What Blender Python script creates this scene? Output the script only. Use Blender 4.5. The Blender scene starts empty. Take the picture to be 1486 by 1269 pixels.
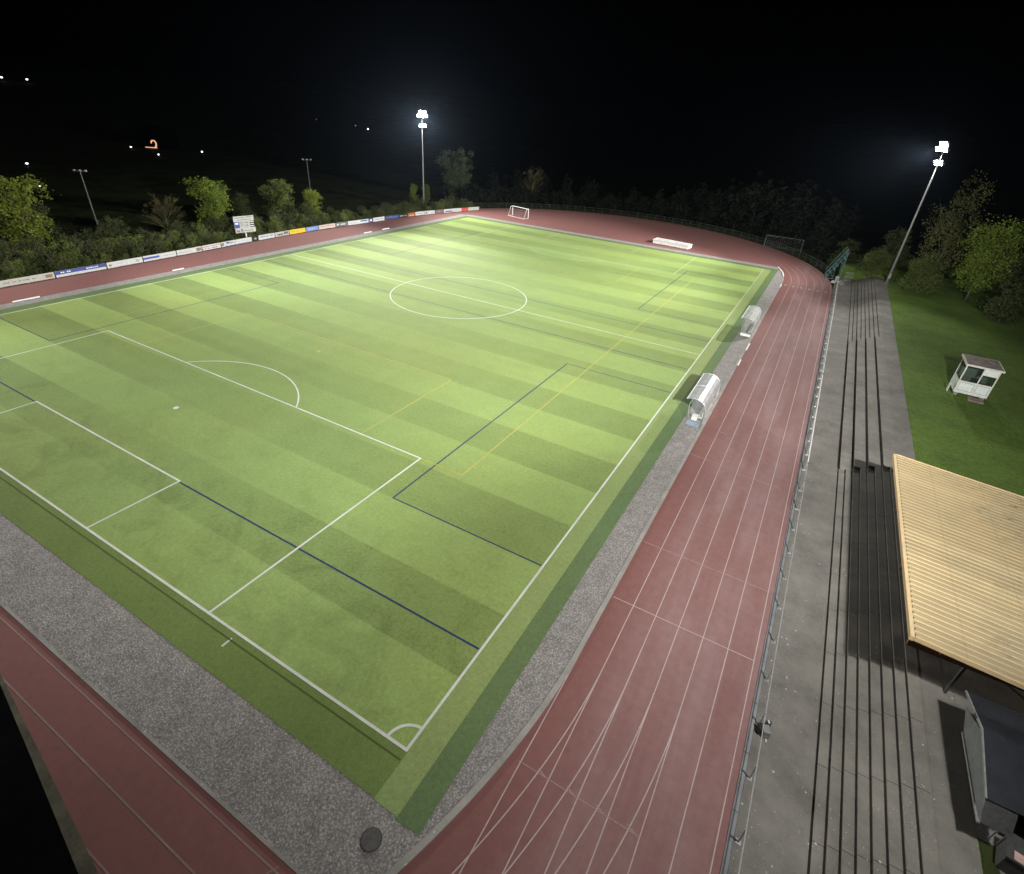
import bpy, bmesh, math, random
from mathutils import Vector, Matrix, Euler
random.seed(7)
scene = bpy.context.scene
C = scene.collection
R = math.radians

# ------------------------------------------------------------------ camera (solved from the pitch markings)
PW, PL = 65.0, 100.64
CAM = Vector((8.131, -8.422, 21.869))
RT = Vector((0.86424874, 0.49916256, 0.06253687))
UP = Vector((-0.30891887, 0.42848298, 0.84910039))
FW = Vector((-0.39704314, 0.75315276, -0.52451661))
FPX = 768.38
cam_d = bpy.data.cameras.new('camera')
cam = bpy.data.objects.new('camera', cam_d)
C.objects.link(cam)
m = Matrix((RT, UP, -FW)).transposed().to_4x4()
m.translation = CAM
cam.matrix_world = m
cam_d.sensor_width = 36.0
cam_d.lens = 36.0 * FPX / 1486.0
cam_d.clip_start = 0.1
cam_d.clip_end = 5000
scene.camera = cam

# ------------------------------------------------------------------ world: night sky
w = bpy.data.worlds.new('World')
scene.world = w
w.use_nodes = True
nt = w.node_tree
sky = nt.nodes.new('ShaderNodeTexSky')
sky.sky_type = 'NISHITA'
sky.sun_disc = False
sky.sun_elevation = R(-6)
sky.sun_rotation = R(200)
bg = nt.nodes['Background']
nt.links.new(sky.outputs[0], bg.inputs[0])
bg.inputs[1].default_value = 0.012

# ------------------------------------------------------------------ material helpers
class NG:
    def __init__(s, name):
        s.m = bpy.data.materials.new(name)
        s.m.use_nodes = True
        s.t = s.m.node_tree
        s.b = s.t.nodes['Principled BSDF']
    def n(s, typ, **k):
        nd = s.t.nodes.new(typ)
        for a, v in k.items():
            setattr(nd, a, v)
        return nd
    def lk(s, a, b): s.t.links.new(a, b)
    def inp(s, nd, key, v):
        if hasattr(v, 'is_linked'): s.lk(v, nd.inputs[key])
        else: nd.inputs[key].default_value = v
    def math(s, op, a, b=0.0, c=0.0, clamp=False):
        nd = s.n('ShaderNodeMath', operation=op, use_clamp=clamp)
        s.inp(nd, 0, a); s.inp(nd, 1, b); s.inp(nd, 2, c)
        return nd.outputs[0]
    def noise(s, vec, scale, detail=3.0, rough=0.55, dist=0.0):
        nd = s.n('ShaderNodeTexNoise')
        s.lk(vec, nd.inputs['Vector'])
        nd.inputs['Scale'].default_value = scale
        nd.inputs['Detail'].default_value = detail
        nd.inputs['Roughness'].default_value = rough
        nd.inputs['Distortion'].default_value = dist
        return nd.outputs['Fac']
    def remap(s, v, a, b, c=0.0, d=1.0):
        nd = s.n('ShaderNodeMapRange')
        s.inp(nd, 0, v)
        for i, x in enumerate((a, b, c, d)): nd.inputs[i+1].default_value = x
        return nd.outputs[0]
    def mix(s, f, a, b, mode='MIX'):
        nd = s.n('ShaderNodeMix', data_type='RGBA', blend_type=mode)
        s.inp(nd, 0, f)
        for k, v in ((6, a), (7, b)):
            if hasattr(v, 'is_linked'): s.lk(v, nd.inputs[k])
            else: nd.inputs[k].default_value = (v[0], v[1], v[2], 1)
        return nd.outputs[2]
    def scalecol(s, col, f):
        nd = s.n('ShaderNodeVectorMath', operation='SCALE')
        s.inp(nd, 0, col if hasattr(col, 'is_linked') else tuple(col[:3]))
        s.inp(nd, 3, f)
        return nd.outputs[0]
    def pos(s): return s.n('ShaderNodeNewGeometry').outputs['Position']
    def obj(s): return s.n('ShaderNodeTexCoord').outputs['Object']
    def xyz(s, v):
        nd = s.n('ShaderNodeSeparateXYZ'); s.lk(v, nd.inputs[0]); return nd.outputs
    def vscale(s, v, sc):
        nd = s.n('ShaderNodeVectorMath', operation='MULTIPLY'); s.lk(v, nd.inputs[0]); nd.inputs[1].default_value = sc
        return nd.outputs[0]
    def bump(s, h, strength, dist=0.02):
        nd = s.n('ShaderNodeBump'); s.lk(h, nd.inputs['Height'])
        nd.inputs['Strength'].default_value = strength; nd.inputs['Distance'].default_value = dist
        s.lk(nd.outputs[0], s.b.inputs['Normal'])
    def done(s, col, rough=0.8, spec=0.3, metal=0.0):
        s.inp(s.b, 'Base Color', col if hasattr(col, 'is_linked') else (col[0], col[1], col[2], 1))
        s.inp(s.b, 'Roughness', rough)
        s.b.inputs['Specular IOR Level'].default_value = spec
        s.b.inputs['Metallic'].default_value = metal
        return s.m

def plain(name, col, rough=0.7, var=0.18, scale=6.0, spec=0.3, metal=0.0, world=False):
    g = NG(name)
    v = g.pos() if world else g.obj()
    f = g.noise(v, scale, 4)
    f2 = g.noise(v, scale * 7.3, 2)
    k = g.math('ADD', g.remap(f, .3, .7, 1 - var, 1 + var), g.remap(f2, .3, .7, -var * .4, var * .4))
    return g.done(g.scalecol(col, k), rough, spec, metal)

def emit(name, col, s, sampling='AUTO'):
    g = NG(name)
    g.b.inputs['Base Color'].default_value = (.8, .8, .8, 1)
    g.b.inputs['Emission Color'].default_value = (*col, 1)
    g.b.inputs['Emission Strength'].default_value = s
    g.m.cycles.emission_sampling = sampling
    return g.m

# --- artificial turf: mown / brushed bands 4.08 m wide across the pitch
def turf_mat(name, base, stripes, var=.1):
    g = NG(name)
    p = g.pos(); x, y, z = g.xyz(p)
    big = g.noise(p, .045, 3, .5)
    mid = g.noise(p, .35, 4, .6)
    fine = g.noise(p, 5.0, 3, .7)
    grain = g.noise(g.vscale(p, (16, 34, 16)), 1.0, 2, .7)
    k = g.math('ADD', g.remap(mid, .3, .7, 1 - var, 1 + var), g.remap(fine, .25, .75, -.14, .14))
    k = g.math('ADD', k, g.remap(grain, .25, .75, -.22, .22))
    if stripes:
        scuff = g.math('MULTIPLY', g.remap(g.noise(p, .28, 5, .7, 1.0), .48, .66), g.remap(y, 3, 13, .2, .03))
        k = g.math('SUBTRACT', k, scuff)
        wob = g.math('MULTIPLY', g.math('SUBTRACT', g.noise(p, .16, 2), .5), .12)
        t = g.math('MULTIPLY', g.math('ADD', g.math('ADD', y, -3.7), wob), 2 * math.pi / 8.16)
        sq = g.math('MINIMUM', g.math('MAXIMUM', g.math('MULTIPLY', g.math('SINE', t), 36.0), -1.0), 1.0)
        side = g.math('DIVIDE', g.math('ABSOLUTE', g.math('ADD', x, 30.0)), 32.0)
        side = g.math('ADD', g.remap(side, .1, .85, .28, 1.1), g.remap(x, -40, -60, 0, .35))
        far = g.remap(y, 62, 92, 0, .55)
        amp = g.math('MULTIPLY', g.math('MAXIMUM', side, far), g.remap(big, .32, .66, .88, 1.08))
        k = g.math('SUBTRACT', k, g.math('MULTIPLY', g.math('MULTIPLY', sq, amp), .13))
        # second, finer groomer passes
        t2 = g.math('SINE', g.math('MULTIPLY', g.math('ADD', y, wob), 2 * math.pi / 2.04))
        k = g.math('SUBTRACT', k, g.math('MULTIPLY', g.math('MULTIPLY', t2, g.remap(g.noise(p, .07, 2), .4, .65, 0, 1)), .022))
    tint = g.mix(g.remap(big, .35, .65), (base[0] * 1.04, base[1], base[2] * .95), (base[0] * .96, base[1], base[2] * 1.05))
    g.bump(grain, .5, .02)
    return g.done(g.scalecol(tint, k), .9, .15)

M = {}
M['turf'] = turf_mat('turf_green', (.210, .285, .090), True, .05)
M['turf_strip'] = turf_mat('turf_sideline', (.222, .285, .105), False, .05)
M['turf_end'] = turf_mat('turf_end_strip', (.138, .190, .056), False, .09)
M['turf_dark'] = turf_mat('turf_dark', (.112, .165, .070), False, .07)

def gravel_mat():
    g = NG('gravel')
    p = g.pos()
    v = g.n('ShaderNodeTexVoronoi'); g.lk(p, v.inputs['Vector']); v.inputs['Scale'].default_value = 11.0
    a = g.noise(p, 11.0, 5, .85); b = g.noise(p, 1.1, 5, .65); c = g.noise(p, 30.0, 2, .7)
    k = g.math('ADD', g.remap(a, .3, .7, .5, 1.5), g.remap(c, .3, .7, -.3, .3))
    k = g.math('MULTIPLY', k, g.remap(b, .3, .7, .82, 1.16))
    col = g.mix(g.remap(v.outputs['Distance'], .0, .6), (.425, .402, .38), (.21, .198, .188))
    g.bump(a, .8, .06)
    return g.done(g.scalecol(col, k), .95, .2)
M['gravel'] = gravel_mat()

def track_mat():
    g = NG('track_red')
    p = g.pos(); x, y, z = g.xyz(p)
    st = g.vscale(p, (1.0, .12, 1.0))
    a = g.noise(st, .55, 4, .6); b = g.noise(p, .33, 5, .65); c = g.noise(p, 30, 2, .8); d = g.noise(p, 2.2, 4, .7)
    worn = g.math('MULTIPLY', g.remap(a, .40, .62, .35, 1.0), g.remap(x, 4.4, 7.0))
    col = g.mix(worn, (.200, .088, .080), (.262, .158, .153))
    col = g.mix(g.math('MULTIPLY', g.remap(b, .45, .72), .3), col, (.17, .078, .071))
    k = g.math('ADD', g.remap(c, .3, .7, .86, 1.14), g.remap(d, .3, .7, -.08, .08))
    # pale scuffs
    s = g.math('MULTIPLY', g.remap(g.noise(p, 1.1, 5, .75), .66, .78), .3)
    col = g.mix(s, g.scalecol(col, k), (.27, .2, .18))
    g.bump(c, .35, .01)
    return g.done(col, .85, .25)
M['track'] = track_mat()

def concrete_mat(name, base, speck=True, joints=None):
    g = NG(name)
    p = g.pos(); x, y, z = g.xyz(p)
    a = g.noise(p, .5, 5, .65); b = g.noise(p, 4.0, 4, .7); c = g.noise(p, 26.0, 3, .8)
    k = g.math('ADD', g.remap(a, .3, .7, .70, 1.18), g.remap(b, .3, .7, -.11, .11))
    k = g.math('ADD', k, g.remap(c, .3, .7, -.17, .17))
    if joints:
        fr = g.math('FRACT', g.math('DIVIDE', g.math('ADD', y, 100.3), joints))
        j = g.math('LESS_THAN', fr, .03 / joints)
        k = g.math('MULTIPLY', k, g.math('SUBTRACT', 1.0, g.math('MULTIPLY', j, .7)))
        seg = g.n('ShaderNodeTexWhiteNoise', noise_dimensions='1D')
        g.lk(g.math('FLOOR', g.math('DIVIDE', g.math('ADD', y, 100.3), joints)), seg.inputs['W'])
        k = g.math('MULTIPLY', k, g.remap(seg.outputs['Value'], 0, 1, .92, 1.06))
    col = g.scalecol(g.mix(g.remap(b, .35, .7), base, (base[0] * .86, base[1] * .84, base[2] * .76)), k)
    if speck:
        v = g.n('ShaderNodeTexVoronoi'); g.lk(p, v.inputs['Vector']); v.inputs['Scale'].default_value = 2.1
        cl = g.remap(g.noise(p, .45, 3, .6), .44, .56)
        f = g.math('MULTIPLY', g.math('LESS_THAN', v.outputs['Distance'], .09), cl)
        v2 = g.n('ShaderNodeTexVoronoi'); g.lk(p, v2.inputs['Vector']); v2.inputs['Scale'].default_value = 5.3
        f2 = g.math('MULTIPLY', g.math('LESS_THAN', v2.outputs['Distance'], .10), cl)
        col = g.mix(g.math('MULTIPLY', g.math('MAXIMUM', f, f2), .75), col, (.55, .53, .5))
    g.bump(c, .4, .015)
    return g.done(col, .9, .25)
M['concrete'] = concrete_mat('concrete_steps', (.222, .212, .196), True, 3.1)
M['asphalt'] = concrete_mat('asphalt_walk', (.205, .196, .184), True)
M['kerb'] = concrete_mat('kerb_concrete', (.31, .295, .285), True)
M['drain'] = concrete_mat('kerb_bluegrey', (.25, .26, .285), False, 2.5)
M['standin_black'] = plain('standin_black', (.0045, .0045, .005), .9, .3, .4, world=True, spec=0.0)  # for the sheet added in place of the unknown dark corner
M['standin_rim'] = plain('standin_olive', (.085, .08, .055), .95, .35, 1.2, world=True)  # olive rim of that added sheet

def lawn_mat():
    g = NG('lawn')
    p = g.pos()
    a = g.noise(p, .22, 5, .65); b = g.noise(p, 3.5, 4, .75); c = g.noise(p, 14.0, 3, .8)
    k = g.math('ADD', g.remap(b, .3, .7, .7, 1.3), g.remap(c, .3, .7, -.3, .3))
    col = g.mix(g.remap(a, .35, .65), (.120, .192, .038), (.085, .135, .030))
    g.bump(b, .7, .08)
    return g.done(g.scalecol(col, k), .95, .1)
M['lawn'] = lawn_mat()
M['soil'] = plain('dark_meadow', (.035, .045, .016), .95, .35, .15, world=True, spec=.05)

def line_mat(name, col, wear=.35, washed_far=None):
    g = NG(name)
    p = g.pos()
    f = g.remap(g.noise(p, 7.0, 4, .8), .35, .75, 1.0, 1 - wear)
    k = g.remap(g.noise(p, .5, 3), .3, .7, .86, 1.08)
    c = g.scalecol(col, g.math('MULTIPLY', f, k))
    if washed_far:  # washed-out look under the far lights, mixed into the line colour
        c = g.mix(g.remap(g.math('ADD', g.xyz(p)[1], g.math('MULTIPLY', g.noise(p, .1, 3), 20.0)), 50, 95, 0, .8), c, washed_far)
    return g.done(c, .85, .2)
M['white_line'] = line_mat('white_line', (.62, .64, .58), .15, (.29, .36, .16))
M['blue_line'] = line_mat('blue_line', (.018, .038, .11), .08)
M['yellow_line'] = line_mat('yellow_line', (.43, .38, .09), .15)
M['lane_line'] = line_mat('lane_line', (.50, .40, .39), .3)
M['faint_line'] = line_mat('faint_lane_line', (.40, .28, .265), .5)
M['lower_line'] = line_mat('run_up_line', (.30, .215, .20), .4)
M['seam'] = line_mat('turf_seam', (.07, .1, .025), .2)

M['galv'] = plain('galvanised_steel', (.42, .43, .43), .5, .15, 9, .5, .5)
M['pole'] = plain('mast_steel', (.24, .24, .24), .55, .12, 3, .4, .3)
M['dark_steel'] = plain('dull_steel', (.09, .09, .09), .7, .2, 3)
M['white_paint'] = plain('white_paint', (.72, .72, .70), .5, .1, 5)
M['white_dirty'] = plain('weathered_white', (.55, .55, .53), .6, .2, 3)
M['black'] = plain('black_rubber', (.02, .02, .02), .7, .3, 8)
M['dark_grey'] = plain('dark_grey_paint', (.06, .06, .06), .6, .25, 8)
M['mid_grey'] = plain('grey_paint', (.22, .225, .22), .6, .2, 6)
M['teal'] = plain('teal_paint', (.10, .19, .19), .55, .25, 6)
M['green_metal'] = plain('green_metal', (.05, .085, .065), .6, .25, 6)
M['navy'] = plain('navy_canvas', (.019, .021, .027), .75, .25, 1.5)
M['canvas_grey'] = plain('grey_canvas', (.15, .165, .16), .8, .2, 2)
M['blue_grey'] = plain('blue_grey_rubber', (.25, .31, .40), .8, .15, 5)
M['brown'] = plain('brown_wood', (.14, .075, .035), .75, .3, 4)
M['rust_roof'] = plain('brown_felt_roof', (.21, .17, .15), .85, .4, 2.5)
M['cabin_white'] = plain('cabin_white', (.64, .69, .66), .5, .1, 3)
M['cabin_frame'] = plain('cabin_frame', (.60, .59, .53), .5, .12, 4)
M['iron'] = plain('cast_iron', (.085, .083, .08), .65, .25, 9)
M['bark'] = plain('bark', (.08, .065, .05), .9, .3, 5)
M['bark_unlit'] = plain('bark_wood_unlit', (.02, .018, .015), .9, .3, 5)  # for the far wood; its dimness is put into the colour
M['bark_pale'] = plain('pale_bark', (.17, .15, .12), .9, .25, 5)
M['net'] = plain('net_cord', (.3, .3, .3), .8, .1, 5)
M['pink'] = plain('poster_pink', (.55, .38, .33), .6, .25, 5)
M['cream'] = plain('cream_print', (.6, .57, .5), .6, .2, 5)
M['house'] = plain('house_unlit', (.002, .002, .002), .95, .2, 1, 0.0)  # walls near-black: the lack of light is put into the colour

def foliage_mat(name, c1, c2, tr=.35):
    g = NG(name)
    p = g.pos()
    a = g.noise(p, .9, 4, .7); b = g.noise(p, 5.0, 2, .7)
    col = g.mix(g.remap(a, .38, .62), c1, c2)
    col = g.scalecol(col, g.math('MULTIPLY', g.remap(b, .3, .7, .6, 1.4), g.remap(g.noise(p, .45, 2, .6), .35, .65, .62, 1.25)))
    g.done(col, .75, .2)
    t = g.n('ShaderNodeBsdfTranslucent'); g.lk(col, t.inputs[0])
    ms = g.n('ShaderNodeMixShader'); ms.inputs[0].default_value = tr
    g.lk(g.b.outputs[0], ms.inputs[1]); g.lk(t.outputs[0], ms.inputs[2])
    g.lk(ms.outputs[0], g.t.nodes['Material Output'].inputs[0])
    return g.m
M['leaf_bright'] = foliage_mat('leaf_spring_green', (.19, .25, .036), (.115, .17, .026))
M['leaf_yellow'] = foliage_mat('leaf_yellow_green', (.19, .22, .03), (.12, .155, .025))
M['leaf_mid'] = foliage_mat('leaf_mid_green', (.125, .155, .04), (.085, .11, .03))
M['leaf_dark'] = foliage_mat('leaf_dark_green', (.07, .088, .028), (.045, .06, .02))
M['leaf_olive'] = foliage_mat('leaf_olive', (.115, .115, .04), (.07, .08, .025))
M['leaf_wood'] = foliage_mat('leaf_wood_unlit', (.014, .017, .009), (.009, .011, .006))  # dimness of the unlit wood put into the leaf colour
M['leaf_grey'] = foliage_mat('leaf_grey_green', (.10, .125, .055), (.065, .085, .04))
M['twig'] = foliage_mat('twig_brown', (.10, .085, .045), (.085, .08, .03), .1)

def roof_mat():
    g = NG('roof_sheet')
    p = g.pos(); x, y, z = g.xyz(p)
    a = g.noise(p, .5, 4, .6)
    st = g.noise(g.vscale(p, (.9, 3.2, 1.0)), 1.3, 5, .75)
    zone = g.math('MULTIPLY', g.remap(x, 17.6, 20.6), g.remap(g.noise(p, .35, 3), .35, .6))
    d = g.math('MULTIPLY', g.remap(st, .55, .64), zone)
    col = g.mix(g.remap(a, .3, .7), (.455, .35, .19), (.40, .315, .18))
    col = g.mix(g.math('MULTIPLY', g.remap(g.noise(p, .25, 4, .6), .45, .7), g.remap(x, 17, 20)), col, (.36, .30, .185))
    wn = g.n('ShaderNodeTexWhiteNoise', noise_dimensions='1D'); g.lk(g.math('FLOOR', g.math('DIVIDE', y, 1.005)), wn.inputs['W'])
    col = g.scalecol(col, g.remap(wn.outputs['Value'], 0, 1, .88, 1.04))
    grime = g.math('MULTIPLY', g.remap(g.noise(g.vscale(p, (.5, 4.5, 1.0)), 1.0, 4, .7), .5, .75), .35)
    col = g.mix(grime, col, (.27, .21, .12))
    col = g.mix(g.math('MULTIPLY', d, .8), col, (.06, .05, .035))
    fr = g.math('FRACT', g.math('DIVIDE', y, 1.005)); col = g.mix(g.math('MULTIPLY', g.math('LESS_THAN', fr, .035), .35), col, (.2, .15, .08))
    fx = g.math('FRACT', g.math('DIVIDE', g.math('ADD', x, .3), 2.6)); col = g.mix(g.math('MULTIPLY', g.math('LESS_THAN', fx, .012), .45), col, (.2, .15, .08))
    return g.done(col, .55, .4)
M['roof'] = roof_mat()
M['roof_trim'] = plain('roof_trim', (.56, .42, .235), .5, .08, 3)

def acrylic_mat(name, lo, hi):
    g = NG(name)
    f = g.noise(g.obj(), 2.5, 3)
    g.done((.62, .64, .63), .22, .7)
    g.b.inputs['Transmission Weight'].default_value = 0.0
    t = g.n('ShaderNodeBsdfTransparent'); t.inputs[0].default_value = (.9, .92, .91, 1)
    ms = g.n('ShaderNodeMixShader'); g.lk(g.remap(f, .3, .7, lo, hi), ms.inputs[0])
    g.lk(t.outputs[0], ms.inputs[1]); g.lk(g.b.outputs[0], ms.inputs[2])
    g.lk(ms.outputs[0], g.t.nodes['Material Output'].inputs[0])
    return g.m
M['acrylic'] = acrylic_mat('clear_acrylic', .10, .2)
M['acrylic_milky'] = acrylic_mat('milky_acrylic', .42, .6)
def glass_mat():
    g = NG('window_glass')
    g.done((.03, .035, .03), .08, .6)
    t = g.n('ShaderNodeBsdfTransparent'); t.inputs[0].default_value = (.75, .8, .78, 1)
    ms = g.n('ShaderNodeMixShader'); ms.inputs[0].default_value = .3
    g.lk(t.outputs[0], ms.inputs[1]); g.lk(g.b.outputs[0], ms.inputs[2])
    g.lk(ms.outputs[0], g.t.nodes['Material Output'].inputs[0])
    return g.m
M['glass'] = glass_mat()
M['lens'] = emit('floodlight_lens', (1.0, .98, .95), 260.0)
M['village'] = emit('village_lamp', (1.0, .9, .75), 4.0, 'NONE')
M['village_cool'] = emit('village_lamp_cool', (.9, .97, 1.0), 3.0, 'NONE')
M['village_orange'] = emit('village_lamp_orange', (1.0, .42, .16), .8, 'NONE')
M['village_red'] = emit('village_lamp_red', (1.0, .3, .2), 1.2, 'NONE')
def colmat(name, c, r=.55): return plain(name, c, r, .12, 3)
M['b_white'] = colmat('board_white', (.50, .51, .51)); M['b_cream'] = colmat('board_cream', (.42, .42, .38))
M['b_blue'] = colmat('board_blue', (.05, .075, .26)); M['b_navy'] = colmat('board_navy', (.04, .05, .13))
M['b_yellow'] = colmat('board_yellow', (.70, .45, .03)); M['b_sky'] = colmat('board_skyblue', (.16, .24, .48))
M['b_beige'] = colmat('board_beige', (.50, .42, .37)); M['b_grey'] = colmat('board_grey', (.14, .145, .14))
M['b_black'] = colmat('board_black', (.02, .02, .02)); M['b_orange'] = colmat('board_orange', (.33, .10, .04))
M['b_red'] = colmat('board_red', (.52, .06, .05)); M['b_purple'] = colmat('board_purple', (.10, .08, .25))
M['ink_dark'] = colmat('ink_dark', (.12, .12, .13)); M['ink_blue'] = colmat('ink_blue', (.05, .10, .32))
M['ink_red'] = colmat('ink_red', (.5, .12, .09)); M['ink_white'] = colmat('ink_white', (.75, .75, .75)); M['ink_brown'] = colmat('ink_brown', (.22, .15, .09))
M['ink_grey'] = colmat('ink_grey', (.33, .33, .33))

# ------------------------------------------------------------------ mesh helpers
class MB:
    def __init__(s): s.v = []; s.f = []
    def quad(s, a, b, c, d):
        i = len(s.v); s.v += [tuple(a), tuple(b), tuple(c), tuple(d)]; s.f.append((i, i+1, i+2, i+3)); return s
    def tri(s, a, b, c):
        i = len(s.v); s.v += [tuple(a), tuple(b), tuple(c)]; s.f.append((i, i+1, i+2)); return s
    def poly(s, pts):
        i = len(s.v); s.v += [tuple(p) for p in pts]; s.f.append(tuple(range(i, i+len(pts)))); return s
    def box(s, x0, x1, y0, y1, z0, z1, rz=0.0, o=None):
        P = [(x, y, z) for z in (z0, z1) for (x, y) in ((x0, y0), (x1, y0), (x1, y1), (x0, y1))]
        if rz or o:
            o = o or ((x0+x1)/2, (y0+y1)/2)
            c, q = math.cos(rz), math.sin(rz)
            P = [(o[0]+(x-o[0])*c-(y-o[1])*q, o[1]+(x-o[0])*q+(y-o[1])*c, z) for x, y, z in P]
        i = len(s.v); s.v += P
        for f in ((3, 2, 1, 0), (4, 5, 6, 7), (0, 1, 5, 4), (1, 2, 6, 5), (2, 3, 7, 6), (3, 0, 4, 7)): s.f.append(tuple(i+k for k in f))
        return s
    def tube(s, pts, r, n=8, r1=None, cap=True):
        pts = [Vector(p) for p in pts]; rings = []
        N = len(pts)
        for k, p in enumerate(pts):
            d = (pts[min(k+1, N-1)] - pts[max(k-1, 0)]).normalized()
            a = d.orthogonal().normalized() if abs(d.z) > .9 else d.cross(Vector((0, 0, 1))).normalized()
            b = d.cross(a)
            rr = r if r1 is None else r + (r1 - r) * k / (N - 1)
            i = len(s.v)
            for q in range(n):
                t = 2*math.pi*q/n
                s.v.append(tuple(p + a*math.cos(t)*rr + b*math.sin(t)*rr))
            rings.append(i)
        for k in range(N-1):
            for q in range(n):
                s.f.append((rings[k]+q, rings[k]+(q+1) % n, rings[k+1]+(q+1) % n, rings[k+1]+q))
        if cap:
            s.f.append(tuple(rings[0]+q for q in range(n))[::-1]); s.f.append(tuple(rings[-1]+q for q in range(n)))
        return s
    def extr(s, outline, h, axis=(0, 0, 1)):
        a = Vector(axis) * h; n = len(outline); i = len(s.v)
        s.v += [tuple(p) for p in outline] + [tuple(Vector(p) + a) for p in outline]
        s.f.append(tuple(range(i, i+n))[::-1]); s.f.append(tuple(range(i+n, i+2*n)))
        for k in range(n): s.f.append((i+k, i+(k+1) % n, i+n+(k+1) % n, i+n+k))
        return s
    def build(s, name, mat, parent=None, smooth=False):
        me = bpy.data.meshes.new(name); me.from_pydata(s.v, [], s.f)
        me.materials.append(mat)
        if smooth: me.polygons.foreach_set('use_smooth', [True]*len(me.polygons))
        o = bpy.data.objects.new(name, me); C.objects.link(o)
        if parent is not None: o.parent = parent
        return o

def tag(o, label=None, cat=None, group=None, kind=None):
    for k, v in (('label', label), ('category', cat), ('group', group), ('kind', kind)):
        if v: o[k] = v
    return o
def empty(name, loc=(0, 0, 0), rz=0.0, label=None, cat=None, group=None):
    o = bpy.data.objects.new(name, None); C.objects.link(o)
    o.location = loc; o.rotation_euler = (0, 0, rz)
    return tag(o, label, cat, group)
def copy_tree(o, parent=None):
    c = o.copy(); C.objects.link(c)
    if parent is not None: c.parent = parent
    for ch in list(o.children): copy_tree(ch, c)
    return c
def struct(o): o['kind'] = 'structure'; return o
def ray(u, v):
    return (RT*((u-743.0)/FPX) + UP*((634.0-v)/FPX) + FW)
def at(u, v, z=0.0, Y=None, X=None):
    d = ray(u, v)
    t = (Y-CAM.y)/d.y if Y is not None else (X-CAM.x)/d.x if X is not None else (z-CAM.z)/d.z
    return CAM + d*t

# ------------------------------------------------------------------ ground sheets
def terr(x, y):
    r = math.hypot(x+20, y-50)
    return -0.25 + 0.00022*max(0.0, r-190.0)**2
g = MB(); n = 96; rad = [0, 60, 120, 190, 220, 260, 310, 370, 440, 500, 560]
for k, r in enumerate(rad):
    for q in range(n):
        t = 2*math.pi*q/n; x, y = -20+r*math.cos(t), 50+r*math.sin(t)
        g.v.append((x, y, terr(x, y)))
for k in range(len(rad)-1):
    for q in range(n): g.f.append((k*n+q, k*n+(q+1) % n, (k+1)*n+(q+1) % n, (k+1)*n+q))
struct(g.build('ground', M['soil']))

RC, R0 = -32.4, 36.5            # bend centre x and kerb radius
YN, YF = 8.0, 92.3              # bend centres
def arc(yc, r, a0, a1, n=48): return [(RC + r*math.cos(R(a0+(a1-a0)*i/n)), yc + r*math.sin(R(a0+(a1-a0)*i/n))) for i in range(n+1)]
RO = 44.1
# red sheet: bends with their D areas and both straights
pts = [(11.72, -27), (11.72, YF)] + arc(YF, RO, 0, 180)[1:] + [(-75.4, 80), (-76.6, 60), (-75.6, 40), (-75.1, 20), (-75.0, 0)]
pts += [(-75.0, -10), (-60, -25), (-20, -36), (0, -28)]
red = MB(); c0 = (-32.0, 50.0, 0)
red.poly([(x, y, 0.0) for x, y in pts])
struct(red.build('running_track', M['track']))
# gravel ring between kerb and turf
def strip(mb, A, B, z):
    for i in range(len(A)-1): mb.quad((*A[i], z), (*A[i+1], z), (*B[i+1], z), (*B[i], z))
gr = MB(); zg = .012
near_arc = [(x, y) for x, y in arc(YN, R0-.27, 0, -30, 40) if y > -4.86]
xe, ye = near_arc[-1]
gr.quad((1.9, -4.86, zg), (xe, -4.86, zg), (xe, ye, zg), (1.9, ye, zg))
for i in range(len(near_arc)-1):
    (x0, y0), (x1, y1) = near_arc[i], near_arc[i+1]
    gr.quad((1.9, y1, zg), (x1, y1, zg), (x0, y0, zg), (1.9, y0, zg))
gr.quad((1.9, YN, zg), (R0+RC-.27, YN, zg), (R0+RC-.27, YF, zg), (1.9, YF, zg))
far_arc = [(x, y) for x, y in arc(YF, R0, 0, 30, 30) if y < 104.6]
for i in range(len(far_arc)-1):
    (x0, y0), (x1, y1) = far_arc[i], far_arc[i+1]
    gr.quad((1.9, y0, zg), (x0 - .27, y0, zg), (x1 - .27, y1, zg), (1.9, y1, zg))
gr.quad((-70, -4.86, zg), (1.9, -4.86, zg), (1.9, -1.7, zg), (-70, -1.7, zg))
gr.quad((-70, 102.3, zg), (1.9, 102.3, zg), (1.9, 104.55, zg), (-66.5, 104.55, zg))
gr.quad((-68.6, -1.7, zg), (-66.4, -1.7, zg), (-66.4, 102.3, zg), (-68.6, 102.3, zg))
struct(gr.build('gravel_strip', M['gravel']))
# concrete kerb along the inner edge of the track
kb = MB()
def kerb(A, B, z0, z1):
    for i in range(len(A)-1):
        a0, a1, b0, b1 = A[i], A[i+1], B[i], B[i+1]
        kb.quad((*a0, z1), (*a1, z1), (*b1, z1), (*b0, z1))
        kb.quad((*b0, z0), (*b1, z0), (*b1, z1), (*b0, z1)); kb.quad((*a1, z0), (*a0, z0), (*a0, z1), (*a1, z1))
ka = [(x, y) for x, y in arc(YN, R0-.26, 0, -30, 40) if y > -6]; kb2 = [(RC + R0*(x-RC)/(R0-.26), YN + R0*(y-YN)/(R0-.26)) for x, y in ka]
kerb([(R0+RC-.26, YF)] + ka, [(R0+RC, YF)] + kb2, 0.0, .055)
ka = [(x, y) for x, y in arc(YF, R0-.26, 0, 30, 30) if y < 104.55]; kb2 = [(RC + R0*(x-RC)/(R0-.26), YF + R0*(y-YF)/(R0-.26)) for x, y in ka]
kerb(ka, kb2, 0.0, .055)
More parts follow.
